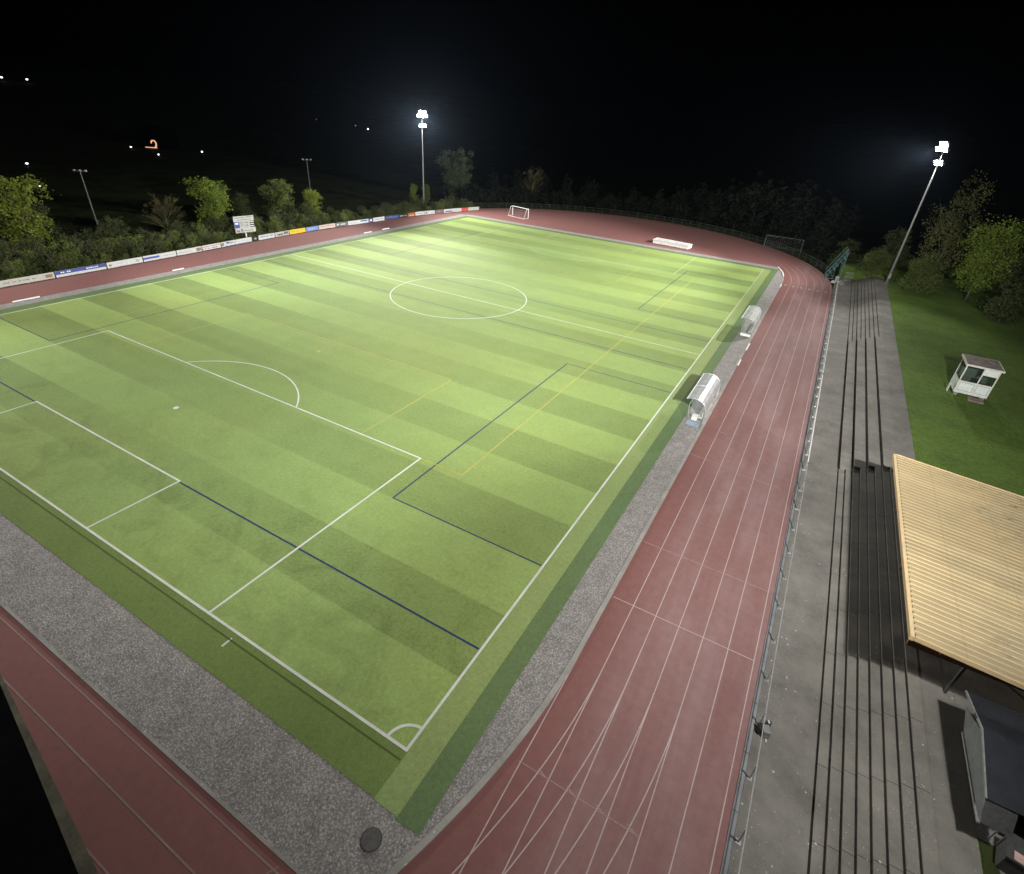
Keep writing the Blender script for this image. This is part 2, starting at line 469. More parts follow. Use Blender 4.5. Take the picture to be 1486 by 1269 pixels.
kerb([(-70, -4.98), (1.8, -4.98)], [(-70, -4.86), (1.8, -4.86)], 0.0, .03)
struct(kb.build('track_kerb', M['kerb']))
# turf sheets
t = MB(); zt = .024
t.quad((-PW-.35, 0, zt), (.10, 0, zt), (.10, PL+.3, zt), (-PW-.35, PL+.3, zt)); struct(t.build('football_pitch', M['turf']))
t = MB(); t.quad((.10, -2.0, zt), (1.22, -2.0, zt), (1.22, PL+.3, zt), (.10, PL+.3, zt)); struct(t.build('turf_sideline', M['turf_strip']))
t = MB(); t.quad((-67, -1.95, zt), (.10, -1.95, zt), (.10, 0, zt), (-67, 0, zt)); struct(t.build('turf_end_strip', M['turf_end']))
t = MB(); t.quad((1.22, -2.1, zt), (2.22, -2.05, zt), (2.3, 102.5, zt), (1.22, 102.5, zt))
t.quad((-66.8, PL+.3, zt), (1.22, PL+.3, zt), (1.22, 102.5, zt), (-66.8, 102.5, zt))
t.quad((-66.8, 0, zt), (-PW-.35, 0, zt), (-PW-.35, PL+.3, zt), (-66.8, PL+.3, zt)); struct(t.build('turf_border', M['turf_dark']))

# ------------------------------------------------------------------ markings
ZL = .030
def line(mb, a, b, w, z=ZL):
    a, b = Vector((a[0], a[1])), Vector((b[0], b[1])); d = (b-a).normalized(); p = Vector((-d.y, d.x))*w/2
    mb.quad((*(a-p), z), (*(b-p), z), (*(b+p), z), (*(a+p), z))
def ringarc(mb, cx, cy, r, a0, a1, w, z=ZL, n=64):
    for i in range(n):
        t0, t1 = R(a0+(a1-a0)*i/n), R(a0+(a1-a0)*(i+1)/n)
        mb.quad((cx+(r-w/2)*math.cos(t0), cy+(r-w/2)*math.sin(t0), z), (cx+(r+w/2)*math.cos(t0), cy+(r+w/2)*math.sin(t0), z),
                (cx+(r+w/2)*math.cos(t1), cy+(r+w/2)*math.sin(t1), z), (cx+(r-w/2)*math.cos(t1), cy+(r-w/2)*math.sin(t1), z))
W2, wl = PW/2, .125
wm = MB()
h = wl/2
line(wm, (-PW-h, 0), (h, 0), wl); line(wm, (-PW-h, PL), (h, PL), wl)
line(wm, (0, h), (0, PL-h), wl); line(wm, (-PW, h), (-PW, PL-h), wl)
line(wm, (-PW+h, PL/2), (-h, PL/2), wl)
def goal_end(y0, s):
    for xs, dep in ((20.16, 16.5), (9.16, 5.5)):
        line(wm, (-W2-xs, y0+s*h), (-W2-xs, y0+s*(dep-h)), wl); line(wm, (-W2+xs, y0+s*h), (-W2+xs, y0+s*(dep-h)), wl)
        line(wm, (-W2-xs-h, y0+s*dep), (-W2+xs+h, y0+s*dep), wl)
    ringarc(wm, -W2, y0+s*11, 9.15, s*37.0, s*143.0, wl)
    ringarc(wm, -W2, y0+s*11, .11, 0, 360, .22, n=20)
goal_end(0, 1); goal_end(PL, -1)
ringarc(wm, -W2, PL/2, 9.15, 0.4, 180-.4, wl); ringarc(wm, -W2, PL/2, 9.15, 180.4, 359.6, wl)
ringarc(wm, 0, 0, 1.0, 93.5, 176.5, wl, n=24); ringarc(wm, -PW, 0, 1.0, 3.5, 86.5, wl, n=24)
ringarc(wm, 0, PL, 1.0, 183.5, 266.5, wl, n=24); ringarc(wm, -PW, PL, 1.0, 273.5, 356.5, wl, n=24)
for xx in (-10.15, -PW+10.15):
    line(wm, (xx, -.85), (xx, -.32), .10); line(wm, (xx, PL+.3), (xx, PL+.85), .10)
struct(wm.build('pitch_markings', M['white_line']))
bm_ = MB(); wb = .11; zb = ZL-.002
for ya, yb, y1, y2 in ((5.42, 45.35, 11.9, 38.75), (55.25, 95.2, 61.7, 88.3)):
    for yy in (ya, yb):
        if yy == 5.42:
            line(bm_, (-W2+9.3, yy), (-.1, yy), wb, zb); line(bm_, (-PW+.1, yy), (-W2-9.3, yy), wb, zb)
        else: line(bm_, (-PW+.1, yy), (-.1, yy), wb, zb)
    for s in (0, 1):
        X = (lambda v: v) if s == 0 else (lambda v: -PW - v)
        line(bm_, (X(-10.95), y1-wb/2), (X(-10.95), y2+wb/2), wb, zb)
        line(bm_, (X(-10.89), y1), (X(-.1), y1), wb*.8, zb); line(bm_, (X(-10.89), y2), (X(-.1), y2), wb*.8, zb)
struct(bm_.build('youth_field_markings', M['blue_line']))
ym = MB(); wy = .09; zy = ZL-.001
for s in (0, 1):
    Y = (lambda v: v) if s == 0 else (lambda v: PL - v)
    line(ym, (-8.7, Y(16.5)), (-12.27, Y(16.5)), wy, zy); line(ym, (-52.8, Y(16.5)), (-56.3, Y(16.5)), wy, zy)
    line(ym, (-18.15, Y(16.62)), (-18.15, Y(28.4)), wy, zy); line(ym, (-46.85, Y(16.62)), (-46.85, Y(28.4)), wy, zy)
    line(ym, (-46.88, Y(28.4)), (-18.1, Y(28.4)), wy, zy)
    ringarc(ym, -W2, Y(25.7), .1, 0, 360, .2, zy, 16)
line(ym, (-8.7, 16.5), (-8.7, PL-16.5), wy, zy-.0005); line(ym, (-56.3, 16.5), (-56.3, PL-16.5), wy*.7, zy-.0005)
struct(ym.build('small_field_markings', M['yellow_line']))
sm = MB(); line(sm, (-66, -.42), (.05, -.42), .07); struct(sm.build('turf_seam_lines', M['seam']))

# track lanes: six lanes of 1.22 m, straights run on past the bend
lm = MB(); zl = .005; wlane = .046
XI = RC + R0
for k in range(7):
    x = XI + 1.22*k - (.0 if k else .02)
    if k:
        line(lm, (x, YN), (x, YF), wlane, zl)
        if k < 5: ringarc(lm, RC, YN, R0+1.22*k, -62, 0, wlane, zl, 60)
        ringarc(lm, RC, YF, R0+1.22*k, 0, 180, wlane, zl, 90)
    line(lm, (x, YN if k > 4 else YN-.4), (x, (-2.4, -14, -14, -14, -14, -14, -14)[k]), wlane, zl+.001)
line(lm, (XI+.1, 12.05), (XI+7.3, 12.05), .045, zl+.002)
struct(lm.build('lane_markings', M['lane_line']))
fm = MB()
line(fm, (XI+.1, 17.2), (XI+7.3, 17.2), .05, zl+.002); line(fm, (XI-.1, 2.02), (XI+4.9, 2.02), .035, zl+.002)
for k in range(4): line(fm, (XI+.7+1.22*k, 2.16), (XI+1.05+1.22*k, 2.03), .05, zl+.003)
line(fm, (XI+1.3, 34.0), (XI+1.9, 33.9), .1, zl+.002); line(fm, (XI+3.6, 28.3), (XI+6.6, 28.3), .05, zl+.002)
line(fm, (XI, 29.0), (XI+3, 28.8), .05, zl+.002)
struct(fm.build('relay_markings', M['faint_line']))
rm = MB()
for yy in (-5.3, -6.68, -8.1, -9.5): line(rm, (-45, yy), (2.0, yy), .06, zl)
line(rm, (-1.35, -5.5), (-1.15, -5.15), .06, zl+.002)
struct(rm.build('run_up_markings', M['lower_line']))
nm = MB()
for k in range(6):
    x = XI+.55+1.22*k; nm.quad((x-.14, 91.0, zl+.002), (x+.14, 91.0, zl+.002), (x+.14, 91.6, zl+.002), (x-.14, 91.6, zl+.002))
line(nm, (XI+.1, 91.3), (XI+7.3, 91.3), .03, zl+.001)
struct(nm.build('start_markings', M['lane_line']))
# near-black sheet with olive rim, added to stand in for an unidentified dark shape
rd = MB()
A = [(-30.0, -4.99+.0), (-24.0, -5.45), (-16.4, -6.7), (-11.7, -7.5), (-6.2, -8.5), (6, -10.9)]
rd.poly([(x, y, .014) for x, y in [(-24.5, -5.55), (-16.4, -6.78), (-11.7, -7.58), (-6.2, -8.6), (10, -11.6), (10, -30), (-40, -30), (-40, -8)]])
struct(rd.build('dark_corner_standin', M['standin_black']))
vg = MB()
strip(vg, [(-24.5, -5.5), (-16.4, -6.66), (-11.7, -7.36), (-6.2, -8.2), (10, -11.1)], [(-24.5, -5.56), (-16.4, -6.8), (-11.7, -7.62), (-6.2, -8.62), (10, -11.64)], .018)
struct(vg.build('corner_rim_standin', M['standin_rim']))

# ------------------------------------------------------------------ terrace side
wk = MB(); wk.quad((11.95, -25, .006), (14.42, -25, .006), (14.42, 104.5, .006), (11.95, 104.5, .006)); struct(wk.build('asphalt_walkway', M['asphalt']))
db = MB(); db.box(11.72, 11.93, -25, 101, -.1, .06); struct(db.build('drainage_kerb', M['drain']))
ZP = 1.6
ter = empty('concrete_terrace', (14.4, 40, 0), 0, 'long grey concrete terrace of spectator steps beside the red track', 'terrace')
M['riser_or_shade'] = concrete_mat('riser_shade', (.032, .03, .028), False)  # shade on the risers put into the colour as near-black
def terr_block(y0, y1, half, name):
    mb = MB(); prof = []; z = 0.0; x = 0.0
    o = None; rz_ = []
    for k in range(8 if half else 4):
        dz, dx = (.2, .41) if half else (.4, .82)
        prof += [(x+.05, z), (x+.05, z+dz-.06), (x, z+dz-.06), (x, z+dz)]; rz_.append((x+.046, z+.003, z+dz-.063)); z += dz; x += dx
    prof += [(3.32, z), (3.32, -.2), (0.05, -.2)]
    mb.extr([(px, y0-40, pz) for px, pz in prof][::-1], y1-y0, (0, 1, 0))
    o = mb.build(name, M['concrete'], ter)
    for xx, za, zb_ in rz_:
        q = MB(); q.quad((xx, y1-40, za), (xx, y0-40, za), (xx, y0-40, zb_), (xx, y1-40, zb_)); r_ = q.build('riser_or_shade', M['riser_or_shade'], o)  # sheet in painted shade just in front of the step face
    return o
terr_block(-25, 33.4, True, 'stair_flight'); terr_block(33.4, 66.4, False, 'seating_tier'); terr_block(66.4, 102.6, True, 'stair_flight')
for a in (0,):
    mb = MB(); mb.box(17.72-14.4, 19.0-14.4, -65, 62, -.2, ZP-.02); mb.build('rear_walkway', M['asphalt'], ter)
lw = MB(); lw.poly([(19.0, -25, ZP-.04), (140, -25, ZP-.04), (140, 130, ZP-.04), (19.0, 130, ZP-.04)]); lw.quad((12, 104.5, -.1), (19, 104.5, -.1), (19, 108, ZP-.04), (12, 108, ZP-.04))
lw.quad((12, 108, ZP-.05), (19, 108, ZP-.05), (19, 130, ZP-.05), (12, 130, ZP-.05))
struct(lw.build('lawn', M['lawn']))
ms_ = MB(); ms_.quad((18.93, 2, ZP+.002), (19.45, 2, ZP+.002), (19.5, 7.4, ZP+.002), (19.05, 7.4, ZP+.002)); struct(ms_.build('mossy_edge', M['soil']))
sl = MB(); sl.quad((19.5, 0, ZP), (27, 0, ZP), (27, 7.4, ZP), (19.5, 7.4, ZP)).quad((19.0, 7.4, ZP), (27, 7.4, ZP), (27, 29.0, ZP), (19.0, 29.0, ZP)); struct(sl.build('paved_yard', M['asphalt']))

# railing along the walkway
def railing(y0, y1, first, mat, r, label):
    o = empty('railing', (12.1, y0, 0), 0, label, 'railing')
    mb = MB(); mb.tube([(0, 0, 1.0), (0, y1-y0, 1.0)], r, 8); mb.build('rail', mat, o)
    y = first
    while y < y1:
        p = MB(); p.tube([(0, y-y0, 0), (0, y-y0, .98)], .038, 6); p.box(-.09, .09, y-y0-.09, y-y0+.09, 0, .03)
        p.build('post', M['galv'], o)
        y += 2.5
    return o
railing(-15, 31.2, -13.75, M['galv'], .022, 'thin grey tubular railing along the near walkway with plain dull rail')
railing(31.5, 50.5, 31.9, M['white_paint'], .04, 'short middle railing section with bright white rail by the walkway')
railing(51.2, 97.5, 51.9, M['white_dirty'], .038, 'far railing section with off-white rail running to the finish stand')

# equipment hung on the near railing
eq = empty('loudspeaker', (12.35, 8.45, 0), .35, 'small grey and black loudspeaker standing against the near railing', 'loudspeaker')
b = MB(); b.box(-.2, .2, -.28, .28, .05, .62); b.build('cabinet', M['mid_grey'], eq)
b = MB(); b.box(-.42, -.2, -.12, .36, .1, .6); b.build('cover', M['black'], eq)
b = MB(); b.box(.02, .3, .28, .46, .35, .85); b.build('horn', M['dark_grey'], eq)
b = MB(); b.box(.08, .16, .22, .44, .852, .9); b.build('handle', M['cream'], eq)
b = MB(); b.tube([(-.05, -.4, .02), (.05, -.4, .02)], .1, 10); b.build('cable_reel', M['cream'], eq)

eq.scale = (.68, .68, .68)

# manhole cover
mh = empty('manhole_cover', (.92, -3.0, .015), 0, 'round dark iron manhole cover set in the gravel near the corner', 'manhole cover')
b = MB(); b.tube([(0, 0, 0), (0, 0, .025)], .38, 40); b.build('frame', M['dark_grey'], mh)
b = MB(); b.tube([(0, 0, .0), (0, 0, .032)], .335, 40); b.build('lid', M['iron'], mh)

# ------------------------------------------------------------------ covered stand roof
RZ0, SL = 5.0, .066
rx0, rx1, ry0, ry1 = 16.02, 23.4, 12.12, 28.15
st = empty('covered_stand', (16.0, 20.0, ZP), 0, 'open spectator shelter with yellow corrugated sheet roof over the terrace', 'shelter')
mb = MB(); y = ry0; xs = (rx0, rx1); prof = []
pitch = .335
while y < ry1 - .01:
    for dy, dz in ((0, .0), (.05, .033), (.16, .033), (.21, .0)):
        if y+dy < ry1: prof.append((y+dy, dz))
    y += pitch
prof.append((ry1, 0))
def rz(x): return RZ0 - SL*(x-rx0)
for i in range(len(prof)-1):
    (ya, za), (yb, zb_) = prof[i], prof[i+1]
    mb.quad((rx0+.1, ya, rz(rx0)+za), (rx1, ya, rz(rx1)+za), (rx1, yb, rz(rx1)+zb_), (rx0+.1, yb, rz(rx0)+zb_))
mb.v = [(x-16.0, y-20.0, z-ZP) for x, y, z in mb.v]
mb.build('roof_sheet', M['roof'], st)
def stbox(name, mat, *a):
    q = MB(); q.box(*a); q.v = [(x-16.0, y-20.0, z-ZP) for x, y, z in q.v]; return q.build(name, mat, st)
stbox('front_fascia', M['roof_trim'], rx0-.06, rx0+.09, ry0-.04, ry1+.04, RZ0-.2, RZ0+.018)
for y_ in (ry0, ry1):
    y0_, y1_ = (y_-.05, y_) if y_ == ry0 else (y_, y_+.05)
    q = MB()
    q.extr([(rx0+.1, y0_, rz(rx0)-.16), (rx1, y0_, rz(rx1)-.16), (rx1, y0_, rz(rx1)+.05), (rx0+.1, y0_, rz(rx0)+.05)], y1_-y0_, (0, 1, 0))
    q.v = [(x-16.0, y-20.0, z-ZP) for x, y, z in q.v]; q.build('gable_trim', M['roof_trim'], st)
# dark blocks painting the shade in the rib ends
y = ry0
while y < ry1-.3:
    stbox('rib_end_shade', M['dark_grey'], rx0+.088, rx0+.125, y+.055, y+.155, RZ0+.005, RZ0+.038); y += pitch
for yy in (12.6, 17.7, 22.8, 27.6):
    stbox('rafter', M['brown'], rx0+.15, rx1-.1, yy-.08, yy+.08, 4.12, 4.40)
    stbox('post', M['dark_grey'], 18.6, 18.70, yy+.85 if yy < 13 else yy-.05, yy+.95 if yy < 13 else yy+.05, ZP-.02, 4.6 if yy < 13 else 4.12)
stbox('back_wall', M['brown'], 22.6, 22.75, ry0+.3, ry1-.3, ZP-.04, 4.1)
for zz in (4.45,): stbox('purlin', M['brown'], 17.2, 17.32, ry0+.2, ry1-.2, 4.43, 4.6)
stbox('side_panel', M['brown'], 20.2, 22.5, ry0+.32, ry0+.40, ZP, 3.0)

# ------------------------------------------------------------------ pavilion tent at the lower right
pv = empty('pavilion_tent', (18.45, 9.5, ZP), 0, 'dark navy gabled pavilion tent with grey front panel below the yellow roof', 'tent')
y0, ya, y1 = -2.0, .4, 2.5; ze, zpk, x1 = 1.9, 2.4, 3.9
mb = MB()
mb.quad((0, y0, ze), (x1, y0, ze), (x1, ya, zpk), (0, ya, zpk)).quad((0, ya, zpk), (x1, ya, zpk), (x1, y1, ze), (0, y1, ze))
mb.quad((0, ya, zpk-.03), (x1, ya, zpk-.03), (x1, y0, ze-.03), (0, y0, ze-.03)).quad((0, y1, ze-.03), (x1, y1, ze-.03), (x1, ya, zpk-.03), (0, ya, zpk-.03))
mb.build('roof', M['navy'], pv)
q = MB()
q.extr([(-.04, y0, ze-.06), (-.04, ya, zpk-.05), (-.04, y1, ze-.06), (-.04, y1, ze+.02), (-.04, ya, zpk+.04), (-.04, y0, ze+.02)], .05, (1, 0, 0)); q.build('verge_trim', M['mid_grey'], pv)
q = MB(); q.extr([(0.02, -2.45, 1.2), (.02, 1.05, 1.2), (.02, 1.9, 1.62), (.02, .4, 2.28), (.02, -1.95, 1.78)], .03, (1, 0, 0)); q.build('front_panel', M['canvas_grey'], pv)
q = MB(); q.box(-.03, .05, -2.47, 1.05, 1.14, 1.22); q.build('front_rail', M['mid_grey'], pv)
q = MB(); q.quad((.03, -2.44, 1.2), (.9, -2.44, 1.2), (.9, -1.96, 1.8), (.03, -1.96, 1.8)); q.build('side_flap', M['dark_grey'], pv)
for (px, py) in ((.9, -1.9), (.9, 2.4), (3.8, -1.9), (3.8, 2.4)):
    q = MB(); q.tube([(px, py, 0), (px, py, 1.86)], .03, 8); q.build('leg', M['galv'], pv)
q = MB(); q.box(1.2, 3.7, -1.6, 2.2, 0, .9); q.build('counter', M['black'], pv)
# chest with poster
ch = empty('storage_chest', (20.0, 7.0, ZP), -.2, 'dark box with pinkish poster on its lid in front of the tent', 'chest')
q = MB(); q.box(-.55, 2.4, -.45, .45, 0, .75); q.build('body', M['dark_grey'], ch)
q = MB(); q.box(-.6, 2.45, -.5, .5, .75, .82); q.build('lid', M['dark_grey'], ch)
q = MB(); q.box(-.4, .28, -.44, -.12, .821, .832); q.build('poster', M['pink'], ch)
q = MB(); q.box(.36, .9, -.44, -.16, .821, .832); q.build('poster', M['cream'], ch)
wh = empty('spare_wheel', (20.35, 7.95, ZP), 0, 'dark spoked wheel leaning behind the poster box beside the tent', 'wheel')
q = MB(); q.tube([(.0+.36*math.cos(t*math.pi/12), .08*math.sin(t*math.pi/12)+.12, .4+.36*math.sin(t*math.pi/12)) for t in range(25)], .05, 8, cap=False); q.build('tyre', M['black'], wh)
q = MB()
for t in range(6):
    a = t*math.pi/3; q.tube([(0, .12, .4), (.33*math.cos(a), .12+.08*math.sin(a), .4+.33*math.sin(a))], .022, 6)
q.build('rim', M['iron'], wh)

# ------------------------------------------------------------------ cabin on the lawn
cb = empty('ticket_cabin', (22.95, 52.0, ZP), .0, 'small white kiosk cabin with windows and brown flat roof on the lawn', 'cabin')
Wd, Dp, Hc = 2.45, 2.3, 2.25; zb = .22; cb.scale = (1.06, 1.06, 1.2)
q = MB(); q.box(0, Wd, 0, Dp, zb, zb+.1); q.build('floor', M['cabin_frame'], cb)
def fr(name, mat, *a):
    z = MB(); z.box(*a); return z.build(name, mat, cb)
for px in (0, 1.28, Wd-.09):
    fr('frame_post', M['cabin_frame'], px, px+.09, 0, .09, zb+.1, zb+Hc)
for px in (0, Wd-.09): fr('frame_post', M['cabin_frame'], px, px+.09, Dp-.09, Dp, zb+.1, zb+Hc)
fr('lower_panel', M['cabin_white'], .09, 1.28, .02, .07, zb+.1, zb+.95); fr('lower_panel', M['cabin_white'], 1.37, Wd-.09, .02, .07, zb+.1, zb+.95)
fr('lower_panel', M['cabin_white'], .02, .07, .09, Dp-.09, zb+.1, zb+.95); fr('lower_panel', M['cabin_white'], Wd-.07, Wd-.02, .09, Dp-.09, zb+.1, zb+.95)
fr('lower_panel', M['cabin_white'], .09, Wd-.09, Dp-.07, Dp-.02, zb+.1, zb+1.5)
for (xa, xb) in ((.15, 1.22), (1.43, Wd-.15)):
    z = MB(); line_ = .03
    z.box(xa, xb, .005, .019, zb+.2, zb+.22); z.box(xa, xb, .005, .019, zb+.85, zb+.87); z.box(xa, xa+.02, .005, .019, zb+.22, zb+.85); z.box(xb-.02, xb, .005, .019, zb+.22, zb+.85)
    z.build('panel_bead', M['dark_grey'], cb)
fr('sill', M['cabin_frame'], .09, Wd-.09, -.01, .10, zb+.951, zb+1.0)
fr('window_pane', M['glass'], .09, 1.28, .04, .05, zb+1.0, zb+Hc); fr('window_pane', M['glass'], 1.37, Wd-.09, .04, .05, zb+1.0, zb+1.72)
fr('window_pane', M['glass'], .04, .05, .09, Dp-.09, zb+.95, zb+Hc)
fr('upper_panel', M['cabin_white'], 1.37, Wd-.09, .02, .07, zb+1.76, zb+Hc); fr('transom', M['cabin_frame'], 1.37, Wd-.09, .0, .09, zb+1.72, zb+1.76)
fr('counter', M['cream'], .2, .8, .25, .7, zb+.1, zb+1.2); fr('cupboard', M['dark_grey'], .9, 1.5, .5, 1.1, zb+.1, zb+1.1); fr('cash_box', M['cream'], 1.6, 1.95, .3, .6, zb+1.0, zb+1.2); fr('desk', M['brown'], 1.3, 2.3, .25, .8, zb+.1, zb+1.0)
z = MB(); z.extr([(-.12, -.2, zb+Hc), (Wd+.15, -.2, zb+Hc), (Wd+.15, Dp+.3, zb+Hc+.02), (-.12, Dp+.3, zb+Hc+.02)], .13); z.build('roof_edge', M['cabin_frame'], cb)
z = MB(); z.quad((-.02, -.1, zb+Hc+.136), (Wd+.05, -.1, zb+Hc+.136), (Wd+.05, Dp+.2, zb+Hc+.156), (-.02, Dp+.2, zb+Hc+.156)); z.build('roof_felt', M['rust_roof'], cb)
fr('side_board', M['cabin_frame'], -.42, -.36, .1, .55, .1, .85)
for px in (.1, Wd-.4): fr('plinth', M['mid_grey'], px, px+.3, .1, .4, -.04, zb)
for px in (.1, Wd-.4): fr('plinth', M['mid_grey'], px, px+.3, Dp-.4, Dp-.1, -.04, zb)
fr('door_step', M['rust_roof'], 1.1, 2.2, -.9, -.1, 0, .14)

# ------------------------------------------------------------------ dugouts
def dugout(loc, L, label, banner, mat):
    o = empty('team_dugout', loc, 0, label, 'dugout', 'team dugouts beside the pitch')
    # section in local x (0 = front/pitch side, 1.35 = back), length along y
    sec = [(-.42, 1.98), (.05, 2.10), (.45, 2.10), (.8, 1.98), (1.08, 1.72), (1.24, 1.35), (1.3, .95)]
    q = MB()
    for i in range(len(sec)-1):
        (xa, za), (xb, zb_) = sec[i], sec[i+1]
        q.quad((xa, 0, za), (xa, L, za), (xb, L, zb_), (xb, 0, zb_))
    q.build('roof_shell', mat, o, True)
    q = MB(); q.quad((1.3, 0, .95), (1.3, L, .95), (1.3, L, .12), (1.3, 0, .12)); q.build('back_panel', M['white_paint'] if banner else mat, o)
    for yy in (0.0, L):
        q = MB(); pts_ = [(x, z) for x, z in sec[1:]] + [(1.3, .1), (.15, .1)]
        q.poly([(x, yy, z) for x, z in pts_]); q.build('end_panel', M['acrylic'], o)
    for yy in (0.02, L/2, L-.02):
        q = MB(); q.tube([(x, yy, z+.02) for x, z in sec] + [(1.32, yy, 0)], .028, 6)
        q.tube([(.05, yy, 2.1), (-.12, yy, 1.5), (-.05, yy, .8), (.2, yy, 0)], .026, 6); q.build('frame', M['galv'], o)
    q = MB(); q.tube([(-.42, 0, 1.98), (-.42, L, 1.98)], .035, 6); q.build('front_rail', M['white_paint'], o)
    q = MB(); q.box(.75, 1.15, .15, L-.15, .4, .46); q.box(1.1, 1.16, .15, L-.15, .55, .95); q.build('bench', M['white_dirty'], o)
    for yy in (.6, L-.6):
        q = MB(); q.box(.85, 1.05, yy-.05, yy+.05, .0, .4); q.build('bench_leg', M['dark_grey'], o)
    if banner:
        q = MB(); ringarc(q, 0, 0, .36, 0, 360, .16, 0, 32)
        q.v = [(1.312, L*.66+a, .62+b_*.85) for a, b_, _ in q.v]; q.build('emblem', M['b_purple'], o)
        q = MB()
        for k, (ya_, yb_, za_, zb_) in enumerate(((.4, .75, .35, .8), (.95, 1.25, .4, .75), (1.45, 1.8, .35, .8), (2.1, 2.45, .4, .75), (4.9, 5.3, .4, .75))):
            q.box(1.305, 1.312, ya_, yb_, za_, zb_)
        q.build('lettering', M['ink_grey'], o)
        q = MB(); q.box(.3, .75, .1, .6, .1, .5); q.build('crate', M['white_paint'], o)
        q = MB(); q.box(.05, 1.15, -.75, -.05, .0, .05); q.build('end_mat', M['blue_grey'], o)
    else:
        q = MB(); q.box(.0, 1.2, -.35, -.05, .0, .28); q.build('end_kerb', M['white_paint'], o)
    return o
M['shell_near'] = plain('dugout_shell', (.46, .47, .47), .35, .15, 2, .6, .35)
dugout((2.55, 34.3, .02), 6.2, 'near team dugout with silvery curved roof and lettered back panel', True, M['shell_near'])
dugout((2.6, 60.6, .02), 6.2, 'far team dugout with clear curved shell and white front edge', False, M['acrylic_milky'])

# ------------------------------------------------------------------ loose white kerb rails
segs = [((4.12, 49.9), (4.12, 51.6)), ((4.12, 55.2), (4.12, 57.6)), ((3.72, 97.2), (3.3, 100.0)), ((3.3, 100.2), (2.05, 104.2)), ((4.06, 90.6), (4.08, 88.9)),
        ((-68.45, 14.8), (-68.45, 17.4)), ((-68.5, 33.1), (-68.5, 34.7)), ((-68.55, 70.4), (-68.55, 72.4)), ((-68.6, 75.6), (-68.6, 77.6))]
names = ['white kerb rail just beyond the near dugout, the nearer of two', 'white kerb rail on the track edge in front of the far dugout', 'white kerb rail at the start of the far bend', 'white kerb rail curving round the far corner of the gravel', 'short white kerb rail just before the far bend',
         'longest white kerb rail on the far left edge of the track', 'white kerb rail opposite the scoreboard on the left track edge', 'nearer of two small white kerb rails towards the far mast', 'farther of two small white kerb rails towards the far mast']
for (a, b_), lab in zip(segs, names):
    d = Vector((b_[0]-a[0], b_[1]-a[1])); L_ = d.length
    o = empty('kerb_rail', (a[0], a[1], .03), math.atan2(d.y, d.x), lab, 'kerb rail', 'white kerb rails on the track edge')
    q = MB(); q.extr([(0, -.09, .03), (0, .09, .03), (0, .07, .14), (0, -.07, .14)], L_, (1, 0, 0)); q.build('rail', M['white_paint'], o)
    q = MB(); q.box(.15, .25, -.1, .1, 0, .032); q.box(L_-.25, L_-.15, -.1, .1, 0, .032); q.build('foot', M['mid_grey'], o)

# ------------------------------------------------------------------ goals
def goal(loc, rz_, W_, H_, D_, mat, label, cat='goal'):
    o = empty('football_goal', loc, rz_, label, cat)
    q = MB(); q.tube([(0, 0, 0), (0, 0, H_)], .06, 8); q.tube([(W_, 0, 0), (W_, 0, H_)], .06, 8); q.tube([(-.06, 0, H_), (W_+.06, 0, H_)], .065, 8); q.build('goal_frame', mat, o)
    q = MB()
    for x in (0, W_): q.tube([(x, 0, H_), (x, D_*.45, H_), (x, D_, .05)], .035, 6); q.tube([(x, 0, .05), (x, D_, .05)], .035, 6)
    q.tube([(0, D_, .05), (W_, D_, .05)], .04, 6); q.build('rear_frame', mat, o)
    q = MB(); k = .42
    for i in range(int(W_/k)+1): q.tube([(i*k, D_*.45, H_), (i*k, D_, .05)], .006, 3); q.tube([(i*k, 0, H_), (i*k, D_*.45, H_)], .006, 3)
    for i in range(1, int(H_/k)+1):
        f = i*k/H_; q.tube([(0, D_-(D_*.55)*f, i*k), (W_, D_-(D_*.55)*f, i*k)], .006, 3)
    q.build('net', M['net'], o)
    return o
goal((-55.0, 111.3, 0), R(180-14), 5.2, 2.1, -1.6 if False else 1.5, M['white_paint'], 'white portable junior goal standing on the far red track')
goal((-3.1, 123.2, 0), R(0), 7.4, 2.5, 1.6, M['green_metal'], 'dark full-size goal parked behind the far right bend')
# pole-vault mat cover
pc = empty('mat_cover', (-23.0, 107.2, 0), R(-6.5), 'long white box-shaped landing mat cover on the far track', 'mat cover')
q = MB(); q.box(0, 7.6, 0, 2.3, .1, .78); q.build('box', M['white_dirty'], pc)
q = MB(); q.box(-.06, 7.66, -.06, .06, .781, .86); q.box(-.06, 7.66, 2.24, 2.36, .781, .86); q.box(-.06, .06, .06, 2.24, .781, .86); q.box(7.54, 7.66, .06, 2.24, .781, .86); q.build('rim', M['white_dirty'], pc)
q = MB()
for x in (.3, 2.6, 4.9, 7.2): q.box(x, x+.2, .1, 2.2, 0, .1)
q.build('skids', M['dark_grey'], pc)

